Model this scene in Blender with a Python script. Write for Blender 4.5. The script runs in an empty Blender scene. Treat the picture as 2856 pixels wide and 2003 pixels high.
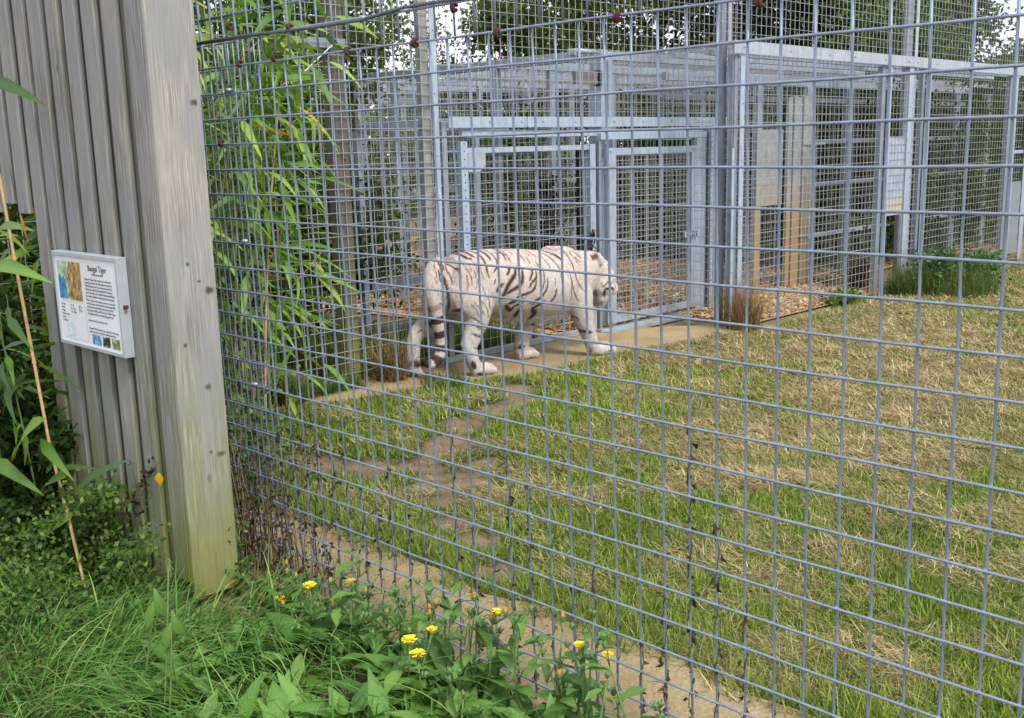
import bpy, bmesh, math, random
import numpy as np
from mathutils import Vector, Matrix

random.seed(7)
RNG = np.random.default_rng(7)
scn = bpy.context.scene
COL = scn.collection
R = math.radians

# ------------------------------------------------------------------ camera
# World frame: +X runs along the back fence, +Y along the near fence, ground z = 0.
FPX, CXP, CYP = 2950.0, 1428.0, 1001.5           # focal length and centre in photo pixels
CAMP = np.array([-1.966, -1.693, 1.56])
_p, _r, _a = -0.19867, -0.025, -0.781256
_fw = np.array([0, math.cos(_p), math.sin(_p)]); _rt0 = np.array([1.0, 0, 0]); _up0 = np.cross(_rt0, _fw)
_rt = math.cos(_r)*_rt0 + math.sin(_r)*_up0
_up = -math.sin(_r)*_rt0 + math.cos(_r)*_up0
_n = np.array([-math.sin(_a), math.cos(_a), 0]); _w = np.array([-math.cos(_a), -math.sin(_a), 0])
def _tf(v): return np.array([v @ _n, v @ _w, v[2]])
FW, RT, UP = _tf(_fw), _tf(_rt), _tf(_up)
def ray(px, py): return FW + RT*((px-CXP)/FPX) - UP*((py-CYP)/FPX)
def gnd(px, py, z=0.0):
    d = ray(px, py); return CAMP + d*((z-CAMP[2])/d[2])
def onY(px, py, Y):
    d = ray(px, py); return CAMP + d*((Y-CAMP[1])/d[1])
def onX(px, py, X):
    d = ray(px, py); return CAMP + d*((X-CAMP[0])/d[0])
def atD(px, py, D): return CAMP + ray(px, py)*D

cam = bpy.data.cameras.new('camera'); camo = bpy.data.objects.new('camera', cam); COL.objects.link(camo)
cam.sensor_width = 36; cam.lens = FPX/2856*36; cam.clip_start = 0.05; cam.clip_end = 500
M = Matrix(((RT[0], UP[0], -FW[0], CAMP[0]), (RT[1], UP[1], -FW[1], CAMP[1]), (RT[2], UP[2], -FW[2], CAMP[2]), (0, 0, 0, 1)))
camo.matrix_world = M
scn.camera = camo

# ------------------------------------------------------------------ sky, sun, exposure
SUN_EL, SUN_AZ = R(48), R(-100)        # azimuth measured from +X, counter-clockwise
wd = bpy.data.worlds.new('World'); scn.world = wd; wd.use_nodes = True
nt = wd.node_tree; nt.nodes.clear()
sky = nt.nodes.new('ShaderNodeTexSky'); sky.sky_type = 'NISHITA'; sky.sun_disc = False
sky.sun_elevation = SUN_EL; sky.sun_rotation = math.pi/2 - SUN_AZ
sky.air_density = 1.0; sky.dust_density = 2.5; sky.ozone_density = 1.0
tc = nt.nodes.new('ShaderNodeTexCoord')
cl = nt.nodes.new('ShaderNodeTexNoise'); cl.inputs['Scale'].default_value = 3.2; cl.inputs['Detail'].default_value = 6
mp = nt.nodes.new('ShaderNodeMapping'); mp.inputs['Scale'].default_value = (1, 1, 2.4)
nt.links.new(tc.outputs['Generated'], mp.inputs['Vector']); nt.links.new(mp.outputs['Vector'], cl.inputs['Vector'])
rp = nt.nodes.new('ShaderNodeValToRGB')
rp.color_ramp.elements[0].position = 0.36; rp.color_ramp.elements[0].color = (6.0, 7.0, 8.8, 1)
rp.color_ramp.elements[1].position = 0.62; rp.color_ramp.elements[1].color = (11.6, 11.8, 12.2, 1)
nt.links.new(cl.outputs['Fac'], rp.inputs['Fac'])
mx = nt.nodes.new('ShaderNodeMix'); mx.data_type = 'RGBA'; mx.inputs['Factor'].default_value = 0.85
nt.links.new(sky.outputs['Color'], mx.inputs['A']); nt.links.new(rp.outputs['Color'], mx.inputs['B'])
bg = nt.nodes.new('ShaderNodeBackground'); bg.inputs['Strength'].default_value = 0.085
ow = nt.nodes.new('ShaderNodeOutputWorld')
nt.links.new(mx.outputs['Result'], bg.inputs['Color']); nt.links.new(bg.outputs['Background'], ow.inputs['Surface'])
sl = bpy.data.lights.new('sun', 'SUN'); sl.energy = 1.9; sl.angle = R(14); sl.color = (1.0, 0.95, 0.88)
so = bpy.data.objects.new('sun', sl); COL.objects.link(so)
sdir = Vector((math.cos(SUN_EL)*math.cos(SUN_AZ), math.cos(SUN_EL)*math.sin(SUN_AZ), math.sin(SUN_EL)))
so.rotation_euler = (-sdir).to_track_quat('-Z', 'Y').to_euler(); so.location = sdir*20
scn.view_settings.view_transform = 'Standard'; scn.view_settings.look = 'None'
scn.view_settings.gamma = 1.0; scn.view_settings.exposure = 0.95

# ------------------------------------------------------------------ helpers
def thing(name, label, cat, loc=(0, 0, 0), group=None):
    o = bpy.data.objects.new(name, None); COL.objects.link(o); o.location = loc
    o.empty_display_size = 0.1
    o['label'] = label; o['category'] = cat
    if group: o['group'] = group
    return o
def tag(o, label, cat, group=None):
    o['label'] = label; o['category'] = cat
    if group: o['group'] = group
    return o
def place(o, parent):
    """parent keeping world coordinates of the mesh (parents are only translated)"""
    if parent is not None:
        o.parent = parent
        # empties are only translated; mesh parents carry world coordinates
        if parent.type == 'EMPTY': o.matrix_parent_inverse = Matrix.Translation(-Vector(parent.location))
    return o
class MB:
    def __init__(s): s.v = []; s.f = []; s.c = []
    def add(s, vs, fs, col=None):
        b = len(s.v); s.v.extend([tuple(map(float, q)) for q in vs]); s.f.extend([tuple(i+b for i in q) for q in fs])
        if col is not None: s.c.extend([col]*len(vs))
        return s
    def box(s, x0, x1, y0, y1, z0, z1, col=None):
        vs = [(x0,y0,z0),(x1,y0,z0),(x1,y1,z0),(x0,y1,z0),(x0,y0,z1),(x1,y0,z1),(x1,y1,z1),(x0,y1,z1)]
        return s.add(vs, [(0,3,2,1),(4,5,6,7),(0,1,5,4),(1,2,6,5),(2,3,7,6),(3,0,4,7)], col)
    def tube(s, pts, rad, n=6, col=None, cap=True):
        pts = [np.array(p, float) for p in pts]; m = len(pts)
        rad = [rad]*m if np.isscalar(rad) else rad
        vs = []; ref = None
        for i, p in enumerate(pts):
            t = pts[min(i+1, m-1)] - pts[max(i-1, 0)]; t /= (np.linalg.norm(t)+1e-9)
            if ref is None:
                ref = np.cross(t, [0, 0, 1.0])
                if np.linalg.norm(ref) < .2: ref = np.cross(t, [1.0, 0, 0])
            a = ref - t*(ref@t); a /= (np.linalg.norm(a)+1e-9); ref = a; b = np.cross(t, a)
            for k in range(n):
                th = 2*math.pi*(k+.5)/n; vs.append(p + rad[i]*(math.cos(th)*a + math.sin(th)*b))
        fs = [(i*n+k, i*n+(k+1) % n, (i+1)*n+(k+1) % n, (i+1)*n+k) for i in range(m-1) for k in range(n)]
        if cap: fs += [tuple(range(n))[::-1], tuple((m-1)*n+k for k in range(n))]
        return s.add(vs, fs, col)
    def mesh(s, name, smooth=False):
        me = bpy.data.meshes.new(name); me.from_pydata(s.v, [], s.f); me.update()
        if s.c and len(s.c) == len(s.v):
            at = me.color_attributes.new('Col', 'FLOAT_COLOR', 'POINT')
            at.data.foreach_set('color', np.array([(c[0], c[1], c[2], 1) for c in s.c], 'f').ravel())
        if smooth: me.polygons.foreach_set('use_smooth', [True]*len(me.polygons))
        return me
    def build(s, name, mat, parent=None, smooth=False, bevel=0):
        o = bpy.data.objects.new(name, s.mesh(name, smooth)); COL.objects.link(o)
        o.data.materials.append(mat)
        if bevel:
            b = o.modifiers.new('bevel', 'BEVEL'); b.width = bevel; b.segments = 2; b.limit_method = 'ANGLE'
        return place(o, parent)
def bigmesh(name, V, Fq, C, mat, parent=None, smooth=False):
    """large mesh from numpy arrays; Fq (m,k) polygons of equal size k"""
    me = bpy.data.meshes.new(name); nv = len(V); m, k = Fq.shape
    me.vertices.add(nv); me.vertices.foreach_set('co', np.ascontiguousarray(V, 'f').ravel())
    me.loops.add(m*k); me.loops.foreach_set('vertex_index', np.ascontiguousarray(Fq, 'i').ravel())
    me.polygons.add(m); me.polygons.foreach_set('loop_start', np.arange(0, m*k, k, dtype='i'))
    me.polygons.foreach_set('loop_total', np.full(m, k, 'i'))
    if smooth: me.polygons.foreach_set('use_smooth', np.ones(m, bool))
    me.update(calc_edges=True); me.validate()
    if C is not None:
        at = me.color_attributes.new('Col', 'FLOAT_COLOR', 'POINT')
        at.data.foreach_set('color', np.c_[C, np.ones(nv)].astype('f').ravel())
    me.materials.append(mat)
    o = bpy.data.objects.new(name, me); COL.objects.link(o)
    return place(o, parent)
def vnoise(x, y, s, seed=0):
    """2-D value noise in 0..1"""
    x = np.asarray(x)*s; y = np.asarray(y)*s
    xi = np.floor(x).astype(int); yi = np.floor(y).astype(int); fx = x-xi; fy = y-yi
    fx = fx*fx*(3-2*fx); fy = fy*fy*(3-2*fy)
    def h(a, b):
        q = np.sin(a*127.1+b*311.7+seed*74.7)*43758.5453; return q-np.floor(q)
    return (h(xi,yi)*(1-fx)+h(xi+1,yi)*fx)*(1-fy)+(h(xi,yi+1)*(1-fx)+h(xi+1,yi+1)*fx)*fy
def fbm(x, y, s, seed=0):
    return (vnoise(x,y,s,seed)*.5+vnoise(x,y,s*2.1,seed+1)*.3+vnoise(x,y,s*4.3,seed+2)*.2)

# ------------------------------------------------------------------ materials
class NT:
    def __init__(s, name):
        s.m = bpy.data.materials.new(name); s.m.use_nodes = True; s.t = s.m.node_tree; s.t.nodes.clear()
        s.out = s.n('ShaderNodeOutputMaterial')
    def n(s, k, **kw):
        q = s.t.nodes.new(k)
        for a, b in kw.items(): setattr(q, a, b)
        return q
    def l(s, a, b): s.t.links.new(a, b)
    def noise(s, vec, scale, detail=4, rough=.55):
        q = s.n('ShaderNodeTexNoise'); q.inputs['Scale'].default_value = scale; q.inputs['Detail'].default_value = detail
        q.inputs['Roughness'].default_value = rough
        if vec is not None: s.l(vec, q.inputs['Vector'])
        return q.outputs['Fac']
    def mapped(s, scale, which='Object', loc=(0,0,0)):
        if which == 'World':
            g = s.n('ShaderNodeNewGeometry').outputs['Position']
        else: g = s.n('ShaderNodeTexCoord').outputs[which]
        m = s.n('ShaderNodeMapping'); m.inputs['Scale'].default_value = scale; m.inputs['Location'].default_value = loc
        s.l(g, m.inputs['Vector']); return m.outputs['Vector']
    def ramp(s, fac, stops):
        q = s.n('ShaderNodeValToRGB'); cr = q.color_ramp
        while len(cr.elements) < len(stops): cr.elements.new(.5)
        for e, (p, c) in zip(cr.elements, stops):
            e.position = p; e.color = (*c, 1) if len(c) == 3 else c
        s.l(fac, q.inputs['Fac']); return q.outputs['Color']
    def mix(s, fac, a, b, mode='MIX'):
        q = s.n('ShaderNodeMix', data_type='RGBA', blend_type=mode)
        for key, val in (('Factor', fac), ('A', a), ('B', b)):
            if hasattr(val, 'is_linked') or hasattr(val, 'links'): s.l(val, q.inputs[key])
            elif key == 'Factor': q.inputs[key].default_value = val
            else: q.inputs[key].default_value = (*val, 1)
        return q.outputs['Result']
    def math(s, op, a, b=None, clamp=False):
        q = s.n('ShaderNodeMath', operation=op, use_clamp=clamp)
        for i, v in enumerate((a, b)):
            if v is None: continue
            if hasattr(v, 'links'): s.l(v, q.inputs[i])
            else: q.inputs[i].default_value = v
        return q.outputs[0]
    def bsdf(s, color, rough=.6, metal=0.0, spec=.4, bump=None, bstr=.3, bdist=.01, trans=0):
        b = s.n('ShaderNodeBsdfPrincipled')
        if hasattr(color, 'links'): s.l(color, b.inputs['Base Color'])
        else: b.inputs['Base Color'].default_value = (*color, 1)
        if hasattr(rough, 'links'): s.l(rough, b.inputs['Roughness'])
        else: b.inputs['Roughness'].default_value = rough
        b.inputs['Metallic'].default_value = metal; b.inputs['Specular IOR Level'].default_value = spec
        if bump is not None:
            q = s.n('ShaderNodeBump'); q.inputs['Strength'].default_value = bstr; q.inputs['Distance'].default_value = bdist
            s.l(bump, q.inputs['Height']); s.l(q.outputs['Normal'], b.inputs['Normal'])
        sh = b.outputs['BSDF']
        if trans:
            t = s.n('ShaderNodeBsdfTranslucent')
            if hasattr(color, 'links'): s.l(color, t.inputs['Color'])
            else: t.inputs['Color'].default_value = (*color, 1)
            m = s.n('ShaderNodeMixShader'); m.inputs[0].default_value = trans
            s.l(sh, m.inputs[1]); s.l(t.outputs[0], m.inputs[2]); sh = m.outputs[0]
        s.l(sh, s.out.inputs['Surface']); return s.m
    def attr(s, name='Col'):
        q = s.n('ShaderNodeAttribute'); q.attribute_name = name; return q.outputs['Color']

def mat_plain(name, c, rough=.6, metal=0, var=.25, scale=20, bstr=.15):
    q = NT(name); v = q.mapped((1,1,1)); f = q.noise(v, scale, 5)
    lo = tuple(x*(1-var) for x in c); hi = tuple(min(1, x*(1+var)) for x in c)
    return q.bsdf(q.ramp(f, [(.3, lo), (.7, hi)]), rough, metal, bump=f, bstr=bstr, bdist=.004)
def mat_leaf(name, trans=.3, rough=.5, bump=0, spec=.3):
    q = NT(name); c = q.attr()
    f = q.noise(q.mapped((1,1,1)), 35, 3)
    c2 = q.mix(q.math('MULTIPLY', f, .5), c, q.mix(1.0, c, (.45,.5,.4), 'MULTIPLY'))
    return q.bsdf(c2, rough, 0, spec, bump=f if bump else None, bstr=bump or 0, bdist=.004, trans=trans)
def mat_galv(name, c=(.42,.47,.53), dirt=True, rough=.48):  # zinc spangle, dull patches, faint brown stains
    q = NT(name); v = q.mapped((1,1,1), 'World')
    sp = q.noise(q.mapped((1,1,.35), 'World'), 26, 6, .65); big = q.noise(v, 4.5, 4)
    lo = tuple(x*.72 for x in c); hi = tuple(min(1, x*1.3) for x in c)
    col = q.ramp(sp, [(.28, lo), (.5, c), (.72, hi)])
    col = q.mix(q.math('MULTIPLY', big, .35), col, tuple(x*1.25 for x in c))
    col = q.mix(q.ramp(q.noise(q.mapped((1,1,.5), 'World', (3,1,2)), 7.5, 6, .7), [(.60, (0,0,0)), (.78, (.55,.55,.55))]), col, (.20,.16,.125))
    if dirt:   # tan mud and algae splashed on the lowest half metre
        sx = q.n('ShaderNodeSeparateXYZ'); q.l(v, sx.inputs[0])
        h = q.math('SUBTRACT', 1.0, q.math('MULTIPLY', sx.outputs['Z'], 1.9), True)
        k = q.math('MULTIPLY', q.math('POWER', h, 1.6), q.ramp(q.noise(v, 9, 4), [(.38, (0,0,0)), (.62, (1,1,1))]))
        col = q.mix(q.math('MULTIPLY', k, .75), col, (.30,.25,.13))
    return q.bsdf(col, rough, .35, .5, bump=sp, bstr=.12, bdist=.003)
def mat_wood(name, dark, light, algae=1.0, knots=None, axis='Y', foot=.8):
    q = NT(name); v = q.mapped((1,1,1), 'World')
    g1 = q.noise(q.mapped((30,30,1.7), 'World'), 2.2, 7, .66)
    g2 = q.noise(q.mapped((150,150,3.5), 'World'), 1.6, 4, .6)
    g3 = q.noise(q.mapped((5,5,1.1), 'World'), 1.5, 3)
    col = q.ramp(g1, [(.3, dark), (.52, tuple((a+b)/2 for a, b in zip(dark, light))), (.72, light)])
    col = q.mix(q.ramp(g2, [(.42, (.75,.75,.75)), (.6, (0,0,0))]), col, tuple(x*.55 for x in dark))
    col = q.mix(q.ramp(g3, [(.45, (0,0,0)), (.75, (.5,.5,.5))]), col, (light[0]*1.0, light[1]*.94, light[2]*.82))
    vk = q.n('ShaderNodeTexVoronoi'); vk.inputs['Scale'].default_value = 1.0; q.l(q.mapped((7.5,7.5,3.1), 'World', (.3,.7,.15)), vk.inputs['Vector'])
    col = q.mix(q.ramp(q.math('ADD', vk.outputs['Distance'], q.math('MULTIPLY', q.math('SUBTRACT', g1, .5), .16)), [(.03, (.8,.8,.8)), (.055, (.3,.3,.3)), (.075, (0,0,0))]), col, tuple(x*.42 for x in dark))
    blot = q.noise(q.mapped((3,3,1.6), 'World'), 2.2, 5, .6)
    col = q.mix(q.ramp(blot, [(.40, (.8,.8,.8)), (.58, (0,0,0))]), col, (light[0]*.56, light[1]*.58, light[2]*.63))
    sx = q.n('ShaderNodeSeparateXYZ'); q.l(v, sx.inputs[0])
    if knots:
        for (a, z, r) in knots:
            da = q.math('SUBTRACT', sx.outputs[axis], a); dz = q.math('MULTIPLY', q.math('SUBTRACT', sx.outputs['Z'], z), 1.15+.5*math.sin(z*40))
            d = q.math('SQRT', q.math('ADD', q.math('MULTIPLY', da, da), q.math('MULTIPLY', dz, dz)))
            d = q.math('DIVIDE', q.math('ADD', d, q.math('MULTIPLY', q.math('SUBTRACT', g1, .5), r*1.5)), r)
            k = q.ramp(d, [(.30, (.95,.95,.95)), (.48, (.5,.5,.5)), (.55, (.8,.8,.8)), (.62, (.12,.12,.12)), (.9, (0,0,0))])
            col = q.mix(k, col, (.055,.048,.045))
    # green algae: damp foot of the timber and vertical runs
    h = q.math('SUBTRACT', 1.0, q.math('DIVIDE', sx.outputs['Z'], 1.15), True)
    run = q.ramp(q.noise(q.mapped((11,11,.55), 'World'), 1.3, 4), [(.36, (0,0,0)), (.62, (1,1,1))])
    k = q.math('MULTIPLY', q.math('MULTIPLY', q.math('POWER', h, 1.15), run), .85*algae)
    ft = q.math('ADD', sx.outputs['Z'], q.math('MULTIPLY', q.math('SUBTRACT', g3, .5), .35))
    foot = q.math('MULTIPLY', q.math('POWER', q.math('SUBTRACT', 1.0, q.math('DIVIDE', ft, .50), True), .55), foot)
    foot = q.math('MULTIPLY', foot, q.ramp(blot, [(.32, (1,1,1)), (.68, (.78,.78,.78))]))
    k = q.math('MAXIMUM', k, foot, True)
    col = q.mix(k, col, q.mix(g1, (.095,.115,.010), (.26,.27,.028)))
    hh = q.math('ADD', g1, q.math('MULTIPLY', g2, .6))
    return q.bsdf(col, .82, 0, .25, bump=hh, bstr=.55, bdist=.004)

m_wire = mat_galv('galvanised_wire', (.215,.265,.345), dirt=False, rough=.42)
m_mesh = mat_galv('fine_galvanised_mesh', (.38,.39,.395), dirt=False, rough=.5)
m_steel = mat_galv('galvanised_steel', (.335,.395,.475))
m_steeld = mat_galv('dull_galvanised_steel', (.22,.255,.30))
m_sheet = mat_galv('galvanised_sheet', (.34,.38,.435))
m_rust = mat_plain('rust', (.085,.032,.022), .9, 0, .5, 60, .6)
m_black = mat_plain('black_paint_and_shade', (.012,.013,.016), .6)  # black parts, and the shade painted into the gap by the end board
m_cable = mat_plain('cable_steel', (.10,.11,.13), .6, .3)
m_leaf = mat_leaf('leaf', .32, .48)
m_bleaf = mat_leaf('broad_leaf', .2, .36, 1.0, .42)
m_tree = mat_leaf('tree_leaf', .5, .8, spec=.12)
m_grass = mat_leaf('grass', .3, .75, spec=.15)
m_bark = mat_plain('bark', (.075,.06,.045), .95, 0, .4, 30, .8)
m_cane = mat_plain('bamboo_cane', (.42,.27,.12), .55, 0, .25, 25)
m_stem = mat_plain('green_stem', (.10,.17,.05), .6, 0, .3, 30)
m_dead = mat_plain('dead_vine', (.085,.062,.048), .95, 0, .5, 60)
m_petal = mat_plain('yellow_petal', (.92,.68,.018), .55, 0, .15, 60)
m_flower = mat_plain('flower_centre', (.70,.42,.01), .7, 0, .3, 90)
m_bud = mat_plain('orange_bud', (.62,.22,.03), .7, 0, .3, 90)

# ------------------------------------------------------------------ ground
def straw_field(x, y):
    """0 = green grass, 1 = dry cut hay"""
    base = .10 + .60*np.clip((x-1.0)/3.4, 0, 1) - .15*np.clip((y-2.4)/.8, 0, 1)
    strip = .10*np.sin((x*0.75+y*1.05)*5.2 + 2.2*fbm(x, y, .8, 5))
    return np.clip(base + strip + (fbm(x, y, 1.1, 11)-.5)*1.25 + (vnoise(x, y, 6.5, 13)-.5)*.55 + (vnoise(x, y, 15, 14)-.5)*.35, 0, 1)
DIRT = [(.95,2.76,.28),(1.12,2.42,.30),(1.26,1.95,.30),(1.55,2.05,.20),(1.95,2.62,.20),(2.3,2.75,.20),(2.65,2.85,.20),(2.92,3.12,.2),(1.62,2.35,.20),(1.78,2.5,.2),(2.1,2.7,.2),(2.48,2.8,.2),(2.78,3.0,.2),(1.35,2.2,.26),(1.05,2.6,.28),(.9,1.5,.16),(.8,1.25,.15),(1.05,1.72,.18),(.62,1.0,.16),(.66,.55,.10)]
def dirt_field(x, y):
    d = np.zeros_like(x)
    for a, b, r in DIRT:
        q = np.sqrt((x-a)**2+(y-b)**2)/r + (fbm(x, y, 5, 3)-.5)*.9
        d = np.maximum(d, np.clip(1.08-q, 0, 1)*1.6)
    return np.clip(d, 0, 1)
def path_front(x):   # front edge of the back path
    return np.interp(x, [1.1,1.25,1.57,2.0,2.3,2.81,3.14,3.65,4.35,5.45,5.8], [3.72,3.69,3.76,3.62,3.56,3.45,3.30,3.25,3.22,3.02,3.04])

q = NT('soil'); v = q.mapped((1,1,1), 'World')
f1 = q.noise(v, 6, 8, .65); f2 = q.noise(v, 60, 5, .7); f3 = q.noise(v, 1.4, 3)
c = q.ramp(f1, [(.3, (.18,.12,.078)), (.55, (.30,.21,.14)), (.75, (.40,.30,.205))])
c = q.mix(q.math('MULTIPLY', f2, .5), c, (.10,.085,.05))
c = q.mix(q.ramp(f3, [(.45, (0,0,0)), (.7, (.35,.35,.35))]), c, (.10,.12,.04))
tc_ = q.attr(); sc3 = q.n('ShaderNodeSeparateColor'); q.l(tc_, sc3.inputs[0])
c = q.mix(q.math('MULTIPLY', q.math('MULTIPLY', sc3.outputs[1], 12.0, True), .85), c, q.mix(q.math('MULTIPLY', f2, .7), tc_, q.mix(1.0, tc_, (.35,.35,.35), 'MULTIPLY')))
m_soil = q.bsdf(c, .95, 0, .15, bump=f2, bstr=.8, bdist=.02)

g = MB(); N = 40
ext = 60
# fine grid near the enclosure, coarse skirt to the horizon in one sheet
xs = np.r_[-ext, -20, np.linspace(-3, 12, 181), 20, 40, 120]; ys = np.r_[-ext, -15, np.linspace(-3, 10, 157), 20, 40, 120]
XX, YY = np.meshgrid(xs, ys, indexing='ij')
ZZ = (fbm(XX, YY, 1.3, 2)-.5)*.03*((XX > -2.9)&(XX < 11.9)&(YY > -2.9)&(YY < 9.9)) - .012
idx = np.arange(len(xs)*len(ys)).reshape(len(xs), len(ys))
Fq = np.stack([idx[:-1,:-1], idx[1:,:-1], idx[1:,1:], idx[:-1,1:]], -1).reshape(-1, 4)
inl = ((XX > .45)&(YY < 3.3)).astype(float)*(1-dirt_field(XX, YY)); sf = straw_field(XX, YY)
gc = (1-inl)[...,None]*np.array([1.0,1,1])*0 + inl[...,None]*((1-sf)[...,None]*np.array([.105,.15,.035])+sf[...,None]*np.array([.33,.255,.13]))
go = bigmesh('ground', np.stack([XX,YY,ZZ], -1).reshape(-1,3), Fq, gc.reshape(-1,3), m_soil, smooth=True); go['kind'] = 'structure'

q = NT('path_concrete'); v = q.mapped((1,1,1), 'World')
f1 = q.noise(v, 3.5, 6); f2 = q.noise(v, 70, 6, .75); vo = q.n('ShaderNodeTexVoronoi'); vo.inputs['Scale'].default_value = 55; q.l(v, vo.inputs['Vector'])
c = q.ramp(f1, [(.3, (.29,.205,.10)), (.55, (.385,.29,.155)), (.75, (.44,.35,.21))])
c = q.mix(q.ramp(f2, [(.40,(.55,.55,.55)),(.58,(0,0,0))]), c, (.27,.205,.11)); c = q.mix(q.ramp(vo.outputs['Distance'], [(.0, (.35,.35,.35)), (.3, (0,0,0))]), c, (.54,.46,.31))
m_path = q.bsdf(c, .9, 0, .2, bump=q.math('ADD', f2, q.math('MULTIPLY', vo.outputs['Distance'], .8)), bstr=.7, bdist=.012)
def slab(name, P2, z, mat):
    b = MB(); n_ = len(P2)
    b.add([(x,y,z) for x,y in P2]+[(x,y,-.05) for x,y in P2], [tuple(range(n_))]+[(i,(i+n_) ,(i+1)%n_+n_,(i+1)%n_) for i in range(n_)])
    o = b.build(name, mat); o['kind'] = 'structure'; return o
xa = np.linspace(1.12, 5.8, 40)
front = [(x, float(path_front(x))+.02*math.sin(x*9)) for x in xa]
slab('concrete_path', front+[(5.8,3.12),(5.4,3.5),(4.9,3.93),(3,4.0),(1.12,4.0)], .022, m_path)
ya = np.linspace(2.25, -1.4, 40)
slab('concrete_path', [(-.03,2.25),(-.03,-1.4)]+[(.47+.03*math.sin(y*5)+.02*math.sin(y*13), y) for y in ya[::-1]], .020, m_path)

# ------------------------------------------------------------------ wood chip bed
q = NT('wood_chips'); v = q.mapped((1,1,1), 'World')
vo = q.n('ShaderNodeTexVoronoi'); vo.inputs['Scale'].default_value = 22; q.l(v, vo.inputs['Vector'])
sp = q.n('ShaderNodeSeparateColor'); q.l(vo.outputs['Color'], sp.inputs[0])
c = q.ramp(sp.outputs[0], [(.0, (.28,.15,.06)), (.4, (.55,.32,.13)), (.75, (.74,.49,.22)), (1, (.80,.62,.38))])
m_chipbed = q.bsdf(q.mix(q.math('MULTIPLY', q.noise(v, 3, 4), .5), c, (.34,.18,.075)), .95, 0, .1, bump=vo.outputs['Distance'], bstr=.9, bdist=.02)
b = MB(); b.add([(4.5,4.02,.006),(13,4.02,.006),(13,13,.006),(4.2,13,.006),(4.2,7.0,.006)], [(0,1,2,3,4)]); o = b.build('wood_chip_floor', m_chipbed); o['kind'] = 'structure'
b = MB(); b.add([(5.78,3.16,.010),(8.35,3.16,.010),(8.35,4.018,.010),(5.78,4.018,.010)], [(0,1,2,3)]); o = b.build('wood_chip_floor', m_chipbed); o['kind'] = 'structure'
def chips(nc, xr, yr, name):
    x = RNG.uniform(*xr, nc); y = RNG.uniform(*yr, nc); z = RNG.uniform(.012, .035, nc)
    L = RNG.uniform(.018, .05, nc); W = RNG.uniform(.008, .02, nc); H = RNG.uniform(.002, .005, nc)
    th = RNG.uniform(0, 6.28, nc); ti = RNG.normal(0, .35, nc)
    d = np.stack([np.cos(th)*np.cos(ti), np.sin(th)*np.cos(ti), np.sin(ti)], 1); s = np.stack([-np.sin(th), np.cos(th), RNG.normal(0,.3,nc)], 1); u = np.cross(d, s)
    c0 = np.stack([x,y,z],1); V = np.zeros((nc,8,3))
    for k in range(8):
        sx, sy, sz = (1 if k in (1,2,5,6) else -1), (1 if k in (2,3,6,7) else -1), (1 if k > 3 else -1)
        V[:,k] = c0 + d*(L*sx)[:,None] + s*(W*sy)[:,None] + u*(H*sz)[:,None]
    F = np.array([(0,3,2,1),(4,5,6,7),(0,1,5,4),(1,2,6,5),(2,3,7,6),(3,0,4,7)])
    F = (F[None]+8*np.arange(nc)[:,None,None]).reshape(-1,4)
    pal = np.array([(.80,.50,.22),(.66,.37,.15),(.86,.63,.34),(.46,.25,.11),(.84,.72,.52)])
    C = pal[RNG.integers(0,5,nc)]*RNG.uniform(.7,1.15,(nc,1)); C = np.repeat(C,8,0)
    o = bigmesh(name, V.reshape(-1,3), F, C, m_grass); o['kind'] = 'stuff'
    tag(o, 'loose orange wood chips scattered over the cage floor', 'wood chips', 'wood chips on the cage floors')
chips(15000, (4.6,9.5), (4.05,7.2), 'wood_chips')
chips(5000, (5.85,8.3), (3.2,4.0), 'wood_chips')
chips(5000, (4.6,10.8), (7.4,12.4), 'wood_chips')

# ------------------------------------------------------------------ grass blades
def blades(x, y, z0, L, W, th, lean, col, coltip, seg=2, curl=.8):
    """array of grass blades: each has seg quads + tip triangle stored as quads strips"""
    n_ = len(x); k = seg+1
    d = np.stack([np.cos(th), np.sin(th), np.zeros(n_)], 1); s = np.stack([-np.sin(th), np.cos(th), np.zeros(n_)], 1)
    V = np.zeros((n_, 2*k, 3)); C = np.zeros((n_, 2*k, 3))
    px = np.zeros(n_); pz = np.zeros(n_)
    for i in range(k):
        t = i/(k-1)
        if i:
            a = lean + curl*lean*(t-.5)      # angle from vertical
            px = px + L/(k-1)*np.sin(np.clip(a, 0, 2.2)); pz = pz + L/(k-1)*np.cos(np.clip(a, 0, 2.2))
        c0 = np.stack([x,y,z0],1) + d*px[:,None] + np.array([0,0,1.0])*pz[:,None]
        w = W*(1-t)**.7*.5 + W*.04
        V[:,2*i] = c0 - s*w[:,None]; V[:,2*i+1] = c0 + s*w[:,None]
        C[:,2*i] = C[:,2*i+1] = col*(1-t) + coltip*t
    F = np.array([(2*i,2*i+1,2*i+3,2*i+2) for i in range(k-1)])
    F = (F[None]+2*k*np.arange(n_)[:,None,None]).reshape(-1,4)
    return V.reshape(-1,3), F, C.reshape(-1,3)
def join(parts):
    V = []; F = []; C = []; b = 0
    for v, f, c in parts: V.append(v); F.append(f+b); C.append(c); b += len(v)
    return np.concatenate(V), np.concatenate(F), np.concatenate(C)
GREENS = np.array([(.155,.26,.036),(.205,.32,.048),(.11,.20,.03),(.255,.35,.062),(.32,.38,.095)])
STRAWS = np.array([(.66,.49,.285),(.76,.60,.37),(.55,.38,.215),(.52,.44,.17),(.72,.60,.33)])
def visible(x, y, m=120):
    P_ = np.stack([x,y,np.zeros_like(x)],1)-CAMP; d = P_@FW
    u = CXP+FPX*(P_@RT)/d; v_ = CYP-FPX*(P_@UP)/d
    return (d > .3)&(u > -m)&(u < 2856+m)&(v_ < 2003+m*2)
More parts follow.
